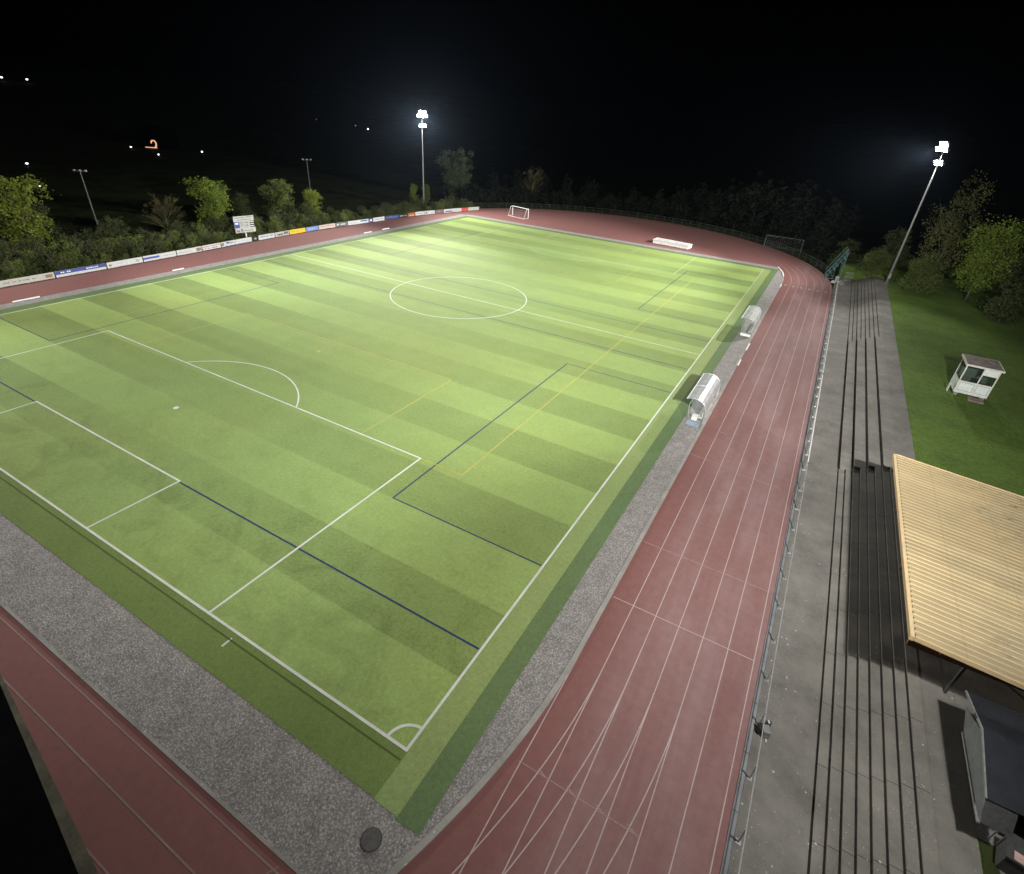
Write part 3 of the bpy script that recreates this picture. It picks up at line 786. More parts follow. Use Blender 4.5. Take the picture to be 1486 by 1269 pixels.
# ------------------------------------------------------------------ judges' tower (stepped, teal) and stacked hurdles
jt = empty('judges_stand', (10.1, 102.2, 0), R(4), 'stepped teal metal timekeepers stand at the far end of the straight', 'judges stand')
for k in range(6):
    q = MB(); q.box(.35*k, .35*k+.34, 0, 2.4, .35+.66*k, .40+.66*k); q.build('step', M['teal'], jt)
    q = MB(); q.box(.35*k+.34, .35*k+.36, .05, 2.35, .1+.66*k, .36+.66*k); q.build('riser_or_shade', M['teal'], jt)
for yy in (0, 2.4):
    q = MB(); q.tube([(0, yy, .2), (2.15, yy, 4.6)], .05, 6); q.tube([(2.15, yy, 0), (2.15, yy, 4.9)], .05, 6); q.tube([(0, yy, .1), (2.15, yy, .1)], .05, 6); q.tube([(0, yy, 0), (0, yy, .4)], .05, 6)
    q.tube([(-.15, yy, 1.1), (1.9, yy, 5.3)], .035, 6); q.tube([(1.07, yy, .1), (1.07, yy, 2.4)], .035, 6); q.build('side_frame', M['teal'], jt)
q = MB(); q.tube([(2.15, 0, 4.9), (2.15, 2.4, 4.9)], .04, 6); q.tube([(2.15, 0, 2.5), (2.15, 2.4, 2.5)], .04, 6); q.tube([(2.15, 0, .1), (2.15, 2.4, 4.9)], .03, 6); q.build('back_brace', M['teal'], jt)
def hurdle(loc, rz_, tilt, label):
    o = empty('hurdle', loc, rz_, label, 'hurdle', 'white hurdles stacked by the railing end')
    o.rotation_euler = (tilt, 0, rz_)
    q = MB(); q.box(0, 1.18, -.02, .02, .84, .92); q.build('bar', M['white_paint'], o)
    q = MB(); q.tube([(.1, 0, 0), (.1, 0, .9)], .025, 6); q.tube([(1.08, 0, 0), (1.08, 0, .9)], .025, 6); q.tube([(.1, 0, .03), (.1, .7, .03)], .03, 6); q.tube([(1.08, 0, .03), (1.08, .7, .03)], .03, 6); q.build('legs', M['white_dirty'], o)
    return o
hl = ['foremost white hurdle of the stack by the railing end', 'second white hurdle of the stack by the railing end', 'third white hurdle of the stack by the railing end', 'rearmost white hurdle of the stack by the railing end', 'white hurdle lying tipped beside the hurdle stack']
for k in range(4): hurdle((11.7+.05*k, 99.2+.35*k, .01), R(90-30+9*k), R(-6), hl[k])
hurdle((12.9, 98.6, .03), R(70), R(-62), hl[4])
rk = empty('barrier_rack', (13.0, 102.6, 0), R(10), 'low grey wire rack behind the white hurdles', 'rack')
q = MB()
for k in range(7): q.tube([(.2*k, 0, 0), (.2*k, 0, 1.5)], .018, 5)
q.tube([(0, 0, 1.5), (1.2, 0, 1.5)], .02, 5); q.tube([(0, 0, .1), (1.2, 0, .1)], .02, 5); q.tube([(0, 0, .75), (1.2, 0, .75)], .018, 5)
q.build('grille', M['galv'], rk)
q = MB()
for k in (0, 1.2): q.tube([(k, -.4, .02), (k, .4, .02)], .02, 5)
q.build('feet', M['galv'], rk)

# ------------------------------------------------------------------ advertising boards on the left
BZ0, BZ1 = .12, .86
BL = [(13.5, -74.9), (28, -75.0), (38, -75.3), (50.4, -76.0), (60, -76.35), (68, -76.2), (77, -75.3), (86, -74.6), (94.2, -73.9), (103.4, -71.6), (109, -70.0), (112, -69.0)]
def blx(y):
    for (ya, xa), (yb, xb) in zip(BL, BL[1:]):
        if y <= yb: return xa + (xb-xa)*(y-ya)/(yb-ya)
    return BL[-1][1]
# y0, y1, panel, lettering list [(f0,f1,z0,z1,ink)], label
boards = [
 (8.0, 22.0, 'b_cream', [(.62, .86, .45, .62, 'ink_dark'), (.30, .52, .3, .4, 'ink_grey'), (.93, .985, .25, .75, 'ink_brown')], 'cream advertising board at the left edge with brown emblem on its end'),
 (22.1, 28.1, 'b_white', [(0, 1, .40, 1.0, 'b_blue'), (.10, .30, .6, .8, 'ink_white'), (.60, .85, .6, .8, 'ink_white')], 'blue over white advertising board with two pale words'),
 (28.2, 33.0, 'b_white', [(.05, .12, .3, .6, 'ink_brown'), (.25, .6, .5, .62, 'ink_grey'), (.8, .9, .3, .7, 'ink_grey')], 'white advertising board with faint grey words next to the blue board'),
 (33.1, 38.0, 'b_white', [(.0, .48, .35, .72, 'ink_blue'), (.55, .95, .4, .6, 'ink_grey')], 'white advertising board with blue lettering at its start'),
 (38.1, 42.2, 'b_white', [(.05, .6, .35, .6, 'ink_grey'), (.78, .98, .2, .8, 'ink_brown')], 'white advertising board with round brownish emblem at its right end'),
 (42.3, 45.6, 'b_white', [(.0, .95, .62, .75, 'ink_red'), (.0, .9, .2, .45, 'ink_blue')], 'white advertising board with red line above blue words'),
 (45.7, 51.6, 'b_white', [(0, .08, .2, .8, 'ink_brown'), (.16, .24, .5, .85, 'ink_blue'), (.24, .5, .5, .72, 'ink_dark'), (.55, .85, .5, .6, 'ink_grey'), (.12, 1, .0, .14, 'ink_blue')], 'white advertising board with blue base stripe left of the scoreboard post'),
 (51.7, 52.9, 'b_black', [(.3, .7, .3, .7, 'ink_grey')], 'narrow black advertising board right beside the scoreboard post'),
 (53.0, 56.4, 'b_white', [(.1, .9, .5, .75, 'ink_blue')], 'white advertising board just right of the scoreboard with blue line of text'),
 (56.5, 59.6, 'b_cream', [(.15, .55, .2, .6, 'ink_dark'), (.62, .95, .3, .85, 'ink_dark')], 'cream advertising board with dark picture left of the yellow board'),
 (59.7, 63.3, 'b_yellow', [(.08, .6, .45, .62, 'ink_brown')], 'bright yellow advertising board'),
 (63.4, 66.4, 'b_sky', [(.2, .7, .4, .6, 'ink_white')], 'light blue advertising board right of the yellow board'),
 (66.5, 70.4, 'b_beige', [(.1, .9, .55, .72, 'ink_brown')], 'beige advertising board beside the light blue board'),
 (70.5, 73.4, 'b_grey', [(.1, .8, .4, .7, 'ink_white')], 'dark grey advertising board right of the beige board'),
 (73.5, 78.8, 'b_white', [(.08, .55, .35, .6, 'ink_grey'), (.6, .95, .5, .85, 'ink_blue')], 'white advertising board with blue sign before the purple panel'),
 (78.9, 80.0, 'b_purple', [(.3, .7, .3, .7, 'ink_white')], 'narrow purple advertising board'),
 (80.1, 83.3, 'b_white', [(.15, .9, .4, .65, 'ink_blue')], 'short white advertising board right of the purple panel'),
 (83.5, 87.5, 'b_navy', [(.1, .5, .5, .75, 'ink_grey'), (.5, .95, .3, .7, 'ink_blue')], 'navy advertising board beside the black board'),
 (87.6, 90.2, 'b_black', [(.1, .9, .4, .6, 'ink_white')], 'black advertising board with white lettering'),
 (90.3, 92.6, 'b_orange', [(.2, .8, .2, .45, 'ink_white')], 'rust orange advertising board next to the black board'),
 (92.7, 95.3, 'b_white', [(.1, .85, .4, .6, 'ink_dark')], 'white advertising board right of the orange board'),
 (95.4, 98.4, 'b_white', [(.1, .25, .2, .7, 'ink_dark'), (.35, .95, .4, .6, 'ink_grey')], 'white advertising board just left of the far floodlight mast'),
 (98.6, 100.9, 'b_grey', [(.3, .6, .3, .7, 'ink_red')], 'dark advertising board behind the foot of the far floodlight mast'),
 (101.0, 106.3, 'b_white', [(.1, .5, .15, .5, 'ink_blue'), (.55, .95, .4, .7, 'ink_grey')], 'white advertising board right of the far mast with blue wave'),
 (106.4, 108.2, 'b_red', [(.3, .7, .3, .7, 'ink_brown')], 'small red advertising board'),
 (108.3, 111.6, 'b_cream', [(.2, .8, .4, .6, 'ink_grey')], 'last cream advertising board at the far corner'),
]
for y0_, y1_, pm, inks, lab in boards:
    xa, xb = blx(y0_), blx(y1_)
    L_ = math.hypot(y1_-y0_, xb-xa)
    o = empty('advertising_board', (xa, y0_, 0), math.atan2(y1_-y0_, xb-xa), lab, 'advertising board', 'advertising boards along the left side of the track')
    q = MB(); q.box(0, L_-.04, 0, .05, BZ0, BZ1); q.build('panel', M[pm], o)
    for k in range(max(1, int(L_/2.5))+1):
        xx = .1 + (L_-.3)*k/max(1, int(L_/2.5)); q = MB(); q.box(xx, xx+.06, .051, .11, 0, BZ1-.05); q.build('post', M['mid_grey'], o)
    byink = {}
    for f0, f1, z0, z1, ink in inks: byink.setdefault(ink, []).append((f0, f1, z0, z1))
    for lev, (ink, rs) in enumerate(byink.items()):
        q = MB()
        for f0, f1, z0, z1 in rs:
            za, zb_ = BZ0+(BZ1-BZ0)*z0, BZ0+(BZ1-BZ0)*z1
            if f1-f0 > .9 or ink.startswith('b_') or f1-f0 < .13 or (z1-z0) > .32:
                q.box(f0*(L_-.04)+.01, f1*(L_-.04)-.01, -.012+(.006 if ink.startswith('b_') else 0), -.001, za, zb_)
            else:                                   # illegible letter strokes
                n_ = max(3, int((f1-f0)*L_/.22)); w_ = (f1-f0)*(L_-.04)/n_
                for i in range(n_):
                    if random.random() < .14: continue
                    hh = random.uniform(.65, 1.0); x_ = f0*(L_-.04)+i*w_
                    q.box(x_, x_+w_*.72, -.012, -.001, za, za+(zb_-za)*hh)
        q.build('lettering', M[ink], o)

# ------------------------------------------------------------------ scoreboard
sb = empty('scoreboard', (-77.0, 51.35, 0), 0, 'white scoreboard panel on a single pole behind the advertising boards', 'scoreboard')
sb.rotation_euler = (0, 0, R(90-12))
def sbx(name, mat, *a):
    q = MB(); q.box(*a); return q.build(name, mat, sb)
q = MB(); q.tube([(0, 0, -.2), (0, 0, 2.0)], .11, 10); q.build('pole', M['white_dirty'], sb)
M['sb_white'] = colmat('scoreboard_white', (.36, .37, .35)); M['sb_white2'] = colmat('scoreboard_pale', (.40, .40, .38))
sbx('panel', M['sb_white'], -1.65, 1.65, -.1, .0, 1.55, 4.05)
sbx('header', M['sb_white2'], -1.7, 1.7, -.115, -.102, 3.28, 4.1)
sbx('footer', M['sb_white2'], -1.65, 1.75, -.115, -.102, 1.5, 2.24)
sbx('logo_panel', M['b_blue'], -1.62, -.82, -.118, -.103, 2.26, 3.24)
sbx('sponsor_panel', M['b_black'], .95, 1.64, -.118, -.103, 2.3, 3.26)
q = MB()
for z_ in (2.45, 2.75, 3.05): q.box(1.0, 1.6, -.126, -.119, z_, z_+.1)
q.box(-1.5, -1.0, -.126, -.119, 2.85, 3.1); q.build('sponsor_lettering', M['ink_white'], sb)
q = MB()
for (a_, b_, z_, h_) in ((-1.3, .2, 3.78, .12), (.35, 1.4, 3.84, .12), (-1.1, 1.2, 3.45, .1), (-.7, -.1, 3.0, .12), (.1, .7, 3.0, .12), (-.55, -.35, 2.5, .3), (-.1, 0.05, 2.55, .2), (.35, .5, 2.4, .45), (-.3, 1.3, 1.75, .12), (-.75, -.35, 1.62, .5)):
    n_ = max(1, int((b_-a_)/.2)); w_ = (b_-a_)/n_
    for i in range(n_): q.box(a_+i*w_, a_+i*w_+w_*.75, -.126, -.119, z_, z_+h_)
q.build('lettering', M['ink_dark'], sb)
sbx('emblem', M['ink_brown'], -1.45, -.95, -.126, -.119, 1.62, 1.95)

# ------------------------------------------------------------------ far perimeter fence
M['fence'] = plain('dark_fence', (.05, .052, .05), .7, .2, 5)
fo = empty('perimeter_fence', (-68.8, 112.3, 0), 0, 'low dark wire fence curving round behind the far red bend', 'fence')
fpts = [(RC + 45.0*math.cos(R(a)), YF + 45.0*math.sin(R(a))) for a in range(152, 14, -3)]
q = MB(); q.tube([(x+68.8, y-112.3, 1.1) for x, y in fpts], .03, 5); q.tube([(x+68.8, y-112.3, .55) for x, y in fpts], .018, 4); q.build('rail', M['fence'], fo)
for x, y in fpts:
    q = MB(); q.tube([(x+68.8, y-112.3, -.2), (x+68.8, y-112.3, 1.12)], .04, 5); q.build('post', M['fence'], fo)
q = MB()
for (xa, ya_), (xb, yb_) in zip(fpts, fpts[1:]):
    for k in range(6):
        f = k/6; x_, y_ = xa+(xb-xa)*f+68.8, ya_+(yb_-ya_)*f-112.3; q.tube([(x_, y_, 0), (x_, y_, 1.1)], .006, 3)
q.build('mesh', M['green_metal'], fo)

# ------------------------------------------------------------------ floodlight masts
def spot(loc, target, power, size, blend=.6, col=(1.0, .985, .94), parent=None, rad=.35):
    l = bpy.data.lights.new('flood_beam', 'SPOT'); l.energy = power; l.spot_size = R(size); l.spot_blend = blend; l.color = col; l.shadow_soft_size = rad
    o = bpy.data.objects.new('flood_beam', l); C.objects.link(o)
    o.location = loc; o.rotation_euler = (Vector(target)-Vector(loc)).to_track_quat('-Z', 'Y').to_euler()
    return o
def mast(base, H, tiers, face, label, lit=True):
    o = empty('floodlight_mast', base, 0, label, 'floodlight mast', 'floodlight masts round the pitch')
    q = MB(); q.tube([(0, 0, -.3), (0, 0, H)], .19, 14, .09); q.build('pole', M['pole'], o, True)
    q = MB(); q.box(-.3, .3, -.3, .3, -.3, .12); q.build('foundation', M['kerb'], o)
    q = MB(); q.box(-.16, .16, -.28, -.16, 1.0, 1.7); q.build('control_box', M['mid_grey'], o)
    a = math.atan2(face[1]-base[1], face[0]-base[0]); fx, fy = math.cos(a), math.sin(a); sx, sy = -fy, fx
    for z, offs in tiers:
        w_ = max(abs(v) for v in offs)+.3
        q = MB(); q.tube([(-sx*w_, -sy*w_, z), (sx*w_, sy*w_, z)], .05, 8); q.build('crossarm', M['pole'], o)
        for d in offs:
            cx_, cy_ = sx*d+fx*.32, sy*d+fy*.32
            tl = R(28); dv = Vector((fx*math.cos(tl), fy*math.cos(tl), -math.sin(tl))); sv = Vector((sx, sy, 0)); uv = sv.cross(dv)
            c_ = Vector((cx_, cy_, z+.05)); hw, hh, dp = .38, .31, .12
            P = lambda i, j, k: c_ + sv*i*hw + uv*j*hh + dv*k*dp
            q = MB(); i0 = len(q.v); q.v += [tuple(P(i, j, k)) for k in (-1, 1) for (i, j) in ((-1, -1), (1, -1), (1, 1), (-1, 1))]
            for f in ((3, 2, 1, 0), (4, 5, 6, 7), (0, 1, 5, 4), (1, 2, 6, 5), (2, 3, 7, 6), (3, 0, 4, 7)): q.f.append(tuple(f))
            q.tube([(sx*d, sy*d, z), tuple(c_-dv*dp)], .035, 6)
            h_ = q.build('floodlight', M['pole'], o)
            q = MB(); e = dv*(dp+.006); q.quad(*[tuple(c_ + sv*i*hw*.9 + uv*j*hh*.9 + e) for i, j in ((-1, -1), (1, -1), (1, 1), (-1, 1))]); q.build('lens', M['lens'] if lit else M['glass'], h_)
    return o
T = [(-.0, 0)]
mast((-78.6, 101.6, 0), 20.3, [(20.2, (-.4, .4)), (19.5, (-.85, -.02, .8)), (17.6, (-.4, .4))], (-40, 75), 'lit floodlight mast at the far left corner behind the boards')
mast((18.9, 98.0, ZP-.1), 20.3, [(20.1, (-.4, .4)), (19.42, (-.82, 0, .8)), (17.7, (.1, .9))], (-20, 75), 'lit floodlight mast rising from the bushes at the far right')
mast((19.6, 2.7, ZP-.1), 20.6, [(20.3, (-.5, .5)), (19.5, (-1.1, 0, 1.1)), (18.3, (-.6, .6))], (-15, 28), 'lit floodlight mast beside the terrace at the near right corner')
mast((-79.5, 2.0, 0), 20.0, [(20.0, (-.5, .5)), (19.3, (-1.1, 0, 1.1)), (17.6, (-.6, .6))], (-45, 28), 'lit floodlight mast at the near left corner beyond the frame')
FL, FR, NR, NL = (-78.0, 101.2, 19.2), (18.3, 97.6, 20.6), (19.0, 3.0, 21.7), (-78.8, 2.4, 19.2)
P0 = 2.8e5
SP = [(FL, (-4, 2, 0), 1.14, 60), (FL, (-62, 2, 0), 0.71, 60), (FL, (-38, 98, 0), 0.29, 120), (FL, (18, 98, 0), 0.08, 85),
      (FR, (-62, 98, 0), 0.27, 120), (FR, (-62, 2, 0), 0.81, 60), (FR, (-14, 50, 0), 0.13, 85), (FR, (-62, 98, 0), 0.88, 60), (FR, (-62, 50, 0), 0.70, 60), (FR, (18, 66, 0), 0.06, 60), (FR, (-14, 2, 0), 0.15, 60),
      (NL, (-38, 98, 0), 0.61, 60), (NL, (-50, 2, 0), 0.17, 60), (NL, (8, 98, 0), 0.40, 60), (NL, (-62, 34, 0), 0.10, 85),
      (NR, (-62, 50, 0), 0.12, 120), (NR, (-62, 82, 0), 0.62, 60), (NR, (-4, 98, 0), 0.13, 120), (NR, (8, 2, 0), 0.04, 85), (NR, (18, 34, 0), 0.02, 60), (NR, (-62, 18, 0), 0.20, 60), (NR, (18, 18, 0), 0.02, 85), (NR, (-14, 98, 0), 0.10, 60), (NR, (-26, 98, 0), 0.19, 60), (NR, (-62, 34, 0), 0.22, 60), (NR, (-62, 50, 0), 0.27, 60), (NR, (8, 98, 0), 0.18, 60), (NR, (-50, 98, 0), 0.03, 85), (NR, (-62, 2, 0), 0.16, 60)]
SP.append((NR, (27.5, 97, 7), .30, 17))  # extra narrow beam added to brighten the far-right trees
for loc, tgt, p, sz in SP: spot(loc, tgt, p*P0*(.84 if loc is NR and tgt[1] <= 34 else 1.0), sz, 1.0)

# ------------------------------------------------------------------ vegetation
def leaf_cloud(lobes, n, size, rnd, flat=.0):
    mb = MB(); tot = sum(l[3]*l[4] for l in lobes)
    for (cx_, cy_, cz_, rr, rh) in lobes:
        k = max(6, int(n*rr*rh/tot))
        # clumps inside each lobe
        for _ in range(max(3, k//26)):
            th, ph = rnd.uniform(0, 2*math.pi), math.acos(rnd.uniform(-1, 1)); q = rnd.uniform(.45, 1.0)**.6
            px, py, pz = cx_+rr*q*math.sin(ph)*math.cos(th), cy_+rr*q*math.sin(ph)*math.sin(th), cz_+rh*q*math.cos(ph)
            cr = rr*rnd.uniform(.16, .34)
            for _ in range(26):
                a = Vector((rnd.gauss(0, 1), rnd.gauss(0, 1), rnd.gauss(0, .8)))*cr*.62
                c = Vector((px, py, pz))+a
                if c.z < .05: c.z = rnd.uniform(.05, .4)
                s = size*rnd.uniform(.55, 1.3)
                u = Vector((rnd.gauss(0, 1), rnd.gauss(0, 1), rnd.gauss(0, .6))).normalized(); v = u.cross(Vector((rnd.gauss(0, 1), rnd.gauss(0, 1), rnd.gauss(0, 1)))).normalized()
                mb.quad(c-u*s, c+v*s*.55, c+u*s, c-v*s*.55)
    return mb
def limbs(h, spread, n, rnd, r0=.12, bend=.3, depth=1):
    mb = MB(); top = Vector((rnd.uniform(-.2, .2), rnd.uniform(-.2, .2), h*.72))
    tr = [Vector((0, 0, -.3)), Vector((rnd.uniform(-.1, .1), rnd.uniform(-.1, .1), h*.35)), top]
    mb.tube(tr, r0, 7, r0*.4)
    for i in range(n):
        t = rnd.uniform(.25, .98); b = tr[0].lerp(tr[2], t); a = rnd.uniform(0, 2*math.pi); L_ = spread*rnd.uniform(.5, 1.05)
        d = Vector((math.cos(a), math.sin(a), rnd.uniform(.4, 1.4))).normalized()
        e = b + d*L_; mid_ = b.lerp(e, .5)+Vector((0, 0, -bend*.2*L_))
        mb.tube([b, mid_, e], r0*.38*(1.1-t*.6), 5, r0*.1)
        for _ in range(3*depth):
            s_ = mid_.lerp(e, rnd.uniform(0, 1)); d2 = (d+Vector((rnd.gauss(0, .6), rnd.gauss(0, .6), rnd.gauss(.2, .5)))).normalized()
            mb.tube([s_, s_+d2*L_*rnd.uniform(.25, .5)], r0*.13, 4, r0*.04)
    return mb
def tree_proto(name, h, w_, n, size, leaf, seed, shape='round', bark='bark', base=.22):
    rnd = random.Random(seed); o = empty(name)
    nl = max(5, int(n/420)); lobes = []
    for i in range(nl):
        a = rnd.uniform(0, 2*math.pi)
        if shape == 'round':
            f = rnd.uniform(base, .86); prof = math.sin(math.pi*min(1, (f-base*.6)/(1.02-base*.6)))**.6
        elif shape == 'bush':
            f = rnd.uniform(.15, .72); prof = 1.0-.55*f
        else:
            f = rnd.uniform(base, .86); prof = rnd.uniform(.4, 1)
        rr = w_*rnd.uniform(.2, .34); rad_ = max(0, w_*.5*prof - rr*.55)*rnd.uniform(.35, 1.0)
        lobes.append((rad_*math.cos(a), rad_*math.sin(a), h*f, rr, rr*rnd.uniform(.7, 1.1)))
    lobes.append((0, 0, h*.5, w_*.26, h*.26)); lobes.append((rnd.uniform(-.3, .3), 0, h*.84, w_*.2, h*.14))
    leaf_cloud(lobes, n, size, rnd).build('crown', M[leaf], o)
    limbs(h*.95, w_*.5, 11, rnd, .05+.012*h).build('trunk', M[bark], o, True)
    return o
def put(proto, used, x, y, z, s, sz, rz_, label, cat, group=None, name=None):
    o = proto if proto.name not in used else copy_tree(proto)
    used.add(proto.name)
    o.location = (x, y, z); o.rotation_euler = (0, 0, rz_); o.scale = (s, s, sz)
    for k in ('label', 'category', 'group'):
        if k in o: del o[k]
    return tag(o, label, cat, group)
used = set()
P_round = tree_proto('broadleaf_tree', 8.4, 5.4, 7560, 0.145, 'leaf_bright', 3)
P_yel = tree_proto('spring_tree', 8.0, 5.2, 5460, 0.152, 'leaf_yellow', 5, 'loose')
P_mid = tree_proto('leafy_tree', 8.0, 6.2, 6720, 0.158, 'leaf_mid', 8)
P_dark = tree_proto('dark_tree', 9.0, 6.6, 5460, 0.172, 'leaf_dark', 9, 'loose')
P_grey = tree_proto('tall_tree', 14.0, 8.6, 8820, 0.198, 'leaf_grey', 12)
P_bush = tree_proto('shrub', 2.4, 3.2, 2310, 0.099, 'leaf_mid', 15, 'bush')
P_bushd = tree_proto('dark_shrub', 2.6, 3.4, 1890, 0.112, 'leaf_dark', 17, 'bush')
P_wil = tree_proto('willow_bush', 5.4, 6.0, 8820, 0.112, 'leaf_mid', 21, 'bush')
P_big = tree_proto('maple_tree', 12.0, 9.5, 13020, 0.158, 'leaf_bright', 25, 'loose', base=.3)
def bare_proto(name, h, w_, seed, mat='twig'):
    rnd = random.Random(seed); o = empty(name)
    limbs(h, w_*.5, 42, rnd, .10, .2, 5).build('branches', M[mat], o)
    leaf_cloud([(rnd.uniform(-w_*.3, w_*.3), rnd.uniform(-w_*.3, w_*.3), h*rnd.uniform(.45, .95), w_*.25, h*.12) for _ in range(7)], 700, .1, rnd).build('crown', M['leaf_grey' if mat != 'twig' else 'twig'], o)
    return o
P_wood = tree_proto('wood_tree', 10.0, 8.0, 3000, .30, 'leaf_wood', 41, 'bush', bark='bark_unlit')
P_wood2 = tree_proto('wood_tree', 10.0, 7.0, 2400, .30, 'leaf_wood', 43, 'loose', bark='bark_unlit')
P_olive = tree_proto('olive_leaved_tree', 13.0, 10.0, 5460, 0.145, 'leaf_olive', 44, 'loose', base=.35)
P_tall = tree_proto('tall_shrub', 4.4, 4.6, 3780, 0.125, 'leaf_dark', 45, 'bush')
P_bare = bare_proto('bare_tree', 8.0, 6.0, 31)
# each entry: proto, plane X, pixel centre and top of the crown
def byX(proto, ph, u, v, X, label, group=None, wsc=1.0, cat='tree', zb=-.1, rz_=None):
    p = at(u, v, X=X); hh = max(.5, (p.z-zb)); s = hh/ph
    return put(proto, used, X, p.y, zb, s*wsc, s, random.uniform(0, 6.28) if rz_ is None else rz_, label, cat, group)
def byY(proto, ph, u, v, Y, label, group=None, wsc=1.0, cat='tree', zb=-.1):
    p = at(u, v, Y=Y); hh = max(.5, (p.z-zb)); s = hh/ph
    return put(proto, used, p.x, Y, zb, s*wsc, s, random.uniform(0, 6.28), label, cat, group)
byX(P_yel, 8.0, 2, 252, -86, 'yellow-green tree cut off by the left edge of the photo', wsc=1.05)
byX(P_dark, 9.0, 48, 292, -88, 'dark tree right of the yellow-green tree at the left edge')
byX(P_dark, 9.0, -40, 265, -95, 'dark tree behind the yellow-green tree at the left edge')
byX(P_bare, 8.0, 230, 280, -86, 'brownish bare-branched tree between the shrubs and the bright green tree', wsc=1.15)
byX(P_round, 8.4, 295, 258, -86, 'bright green round tree left of the scoreboard', wsc=1.1)
byX(P_dark, 9.0, 347, 282, -90, 'dark tree standing directly behind the scoreboard', wsc=1.25)
byX(P_mid, 8.0, 400, 262, -86, 'broad mid-green tree right of the scoreboard', wsc=1.25)
byX(P_yel, 8.0, 452, 274, -83, 'small yellow-green tree in front of the distant unlit mast', wsc=1.0)
byX(P_yel, 8.0, 600, 266, -83, 'slim yellow-leaved tree left of the far floodlight mast', wsc=.7)
byX(P_mid, 8.0, 618, 268, -84, 'small green tree just behind the far floodlight mast', wsc=.8)
byX(P_bare, 8.0, 150, 330, -83, 'small twiggy tree at the foot of the left unlit mast', wsc=1.0)
byY(P_grey, 14.0, 664, 208, 122, 'tall grey-green tree right of the far floodlight mast', wsc=1.15)
rw = random.Random(5)
WTOP = [(690, 268), (722, 250), (755, 246), (790, 248), (830, 256), (890, 268), (940, 276), (985, 270), (1040, 262), (1090, 258), (1125, 252), (1165, 258), (1205, 268), (1240, 290)]
def wtop(u):
    for (ua, va), (ub, vb) in zip(WTOP, WTOP[1:]):
        if u <= ub: return va + (vb-va)*(u-ua)/(ub-ua)
    return WTOP[-1][1]
for row, Y0 in ((0, 146.0), (1, 160.0)):
    u = 680.0 + 18*row
    while u < 1245:
        Y = Y0 - 22*max(0, (u-1060)/180.0) - 16*max(0, (760-u)/80.0)
        pr = P_wood if rw.random() < .6 else P_wood2
        byY(pr, 10.0, u, wtop(u)+rw.uniform(-6, 14), Y+rw.uniform(-3, 3), 'dim unlit tree in the dark wood beyond the far bend', 'dark trees beyond the far bend', wsc=rw.uniform(.9, 1.25))
        u += rw.uniform(26, 40)
byY(P_bare, 8.0, 775, 240, 138, 'pale bare tree standing before the dark wood beyond the junior goal')
P_under = tree_proto('understorey_shrub', 3.6, 6.5, 1500, .26, 'leaf_wood', 51, 'bush', bark='bark_unlit')
for i in range(34):
    a = R(150 - 118*i/33.0); rr = 51 + rw.uniform(-1.5, 2.5)
    put(P_under, used, RC + rr*math.cos(a), YF + rr*math.sin(a), -.2, rw.uniform(.9, 1.2), rw.uniform(.8, 1.15), rw.uniform(0, 6.28), 'dark shrub under the trees behind the far fence', 'shrub', 'dark shrubs behind the far fence')
# right-hand group on the raised lawn
ZL_ = ZP-.05
put(P_wil, used, 16.6, 101.8, ZL_, .95, .85, 1.0, 'olive shrub just left of the right floodlight mast', 'shrub')
put(P_wil, used, 22.9, 95.2, ZL_, 1.0, 1.12, 2.2, 'large rounded shrub just right of the right floodlight mast', 'shrub')
put(P_big, used, 29.2, 95.0, ZL_, .92, .93, .4, 'big bright green tree right of the right floodlight mast', 'tree')
put(P_olive, used, 25.0, 103.0, ZL_, 1.0, 1.22, 2.0, 'tall thin-leaved olive tree behind the right floodlight mast', 'tree')
put(P_dark, used, 31.5, 84.0, ZL_, 1.05, .62, 2.6, 'dark tree in shadow at the edge of the lawn', 'tree')
put(P_dark, used, 36.5, 86.0, ZL_, 1.2, .8, 1.1, 'dark tree at the right edge behind the cabin', 'tree')
put(P_dark, used, 36, 101.0, ZL_, 1.3, 1.25, 3.1, 'tall dark tree behind the big bright green tree', 'tree')
put(P_dark, used, 12.0, 112.0, -.1, .9, .6, 4.1, 'dark tree behind the teal judges stand', 'tree')
put(P_dark, used, 19.5, 112.0, ZL_, 1.0, .75, 5.1, 'dark tree behind the olive shrub at the mast', 'tree')
# hedge along the boards: individual shrubs
hg = 'shrubs of the hedge behind the advertising boards'
yy = 8.0; k = 0
while yy < 112:
    X = blx(max(13.6, min(yy, 111)))
    hh = 1.9 if yy < 45 else 1.55
    for row in (0, 1):
        px = X - 2.3 - 2.3*row + random.uniform(-.4, .4); s = random.uniform(.55, 1.2)*hh/2.0*(1.0+.3*row)
        pr = (P_bush, P_bushd)[0 if random.random() < (.75 if row == 0 else .5) else 1]
        put(pr, used, px, yy+random.uniform(-.5, .5)+row*.9, -.1, s*1.05, s*random.uniform(.85, 1.1), random.uniform(0, 6.28),
            'leafy green shrub in the hedge behind the boards' if pr is P_bush else 'darker shrub in the hedge behind the boards', 'shrub', hg)
    yy += 2.15
yy = 10.0
while yy < 100:
    X = blx(max(13.6, min(yy, 111))); hh = 4.6 if yy < 34 else 3.4 if yy < 72 else 2.3
    s = hh/4.4*random.uniform(.75, 1.15)
    put(P_tall, used, X-6.8+random.uniform(-.8, .8), yy, -.1, s*random.uniform(.95, 1.3), s, random.uniform(0, 6.28), 'tall dark shrub rising behind the hedge', 'shrub', 'tall shrubs behind the hedge')
    yy += random.uniform(2.6, 4.2)
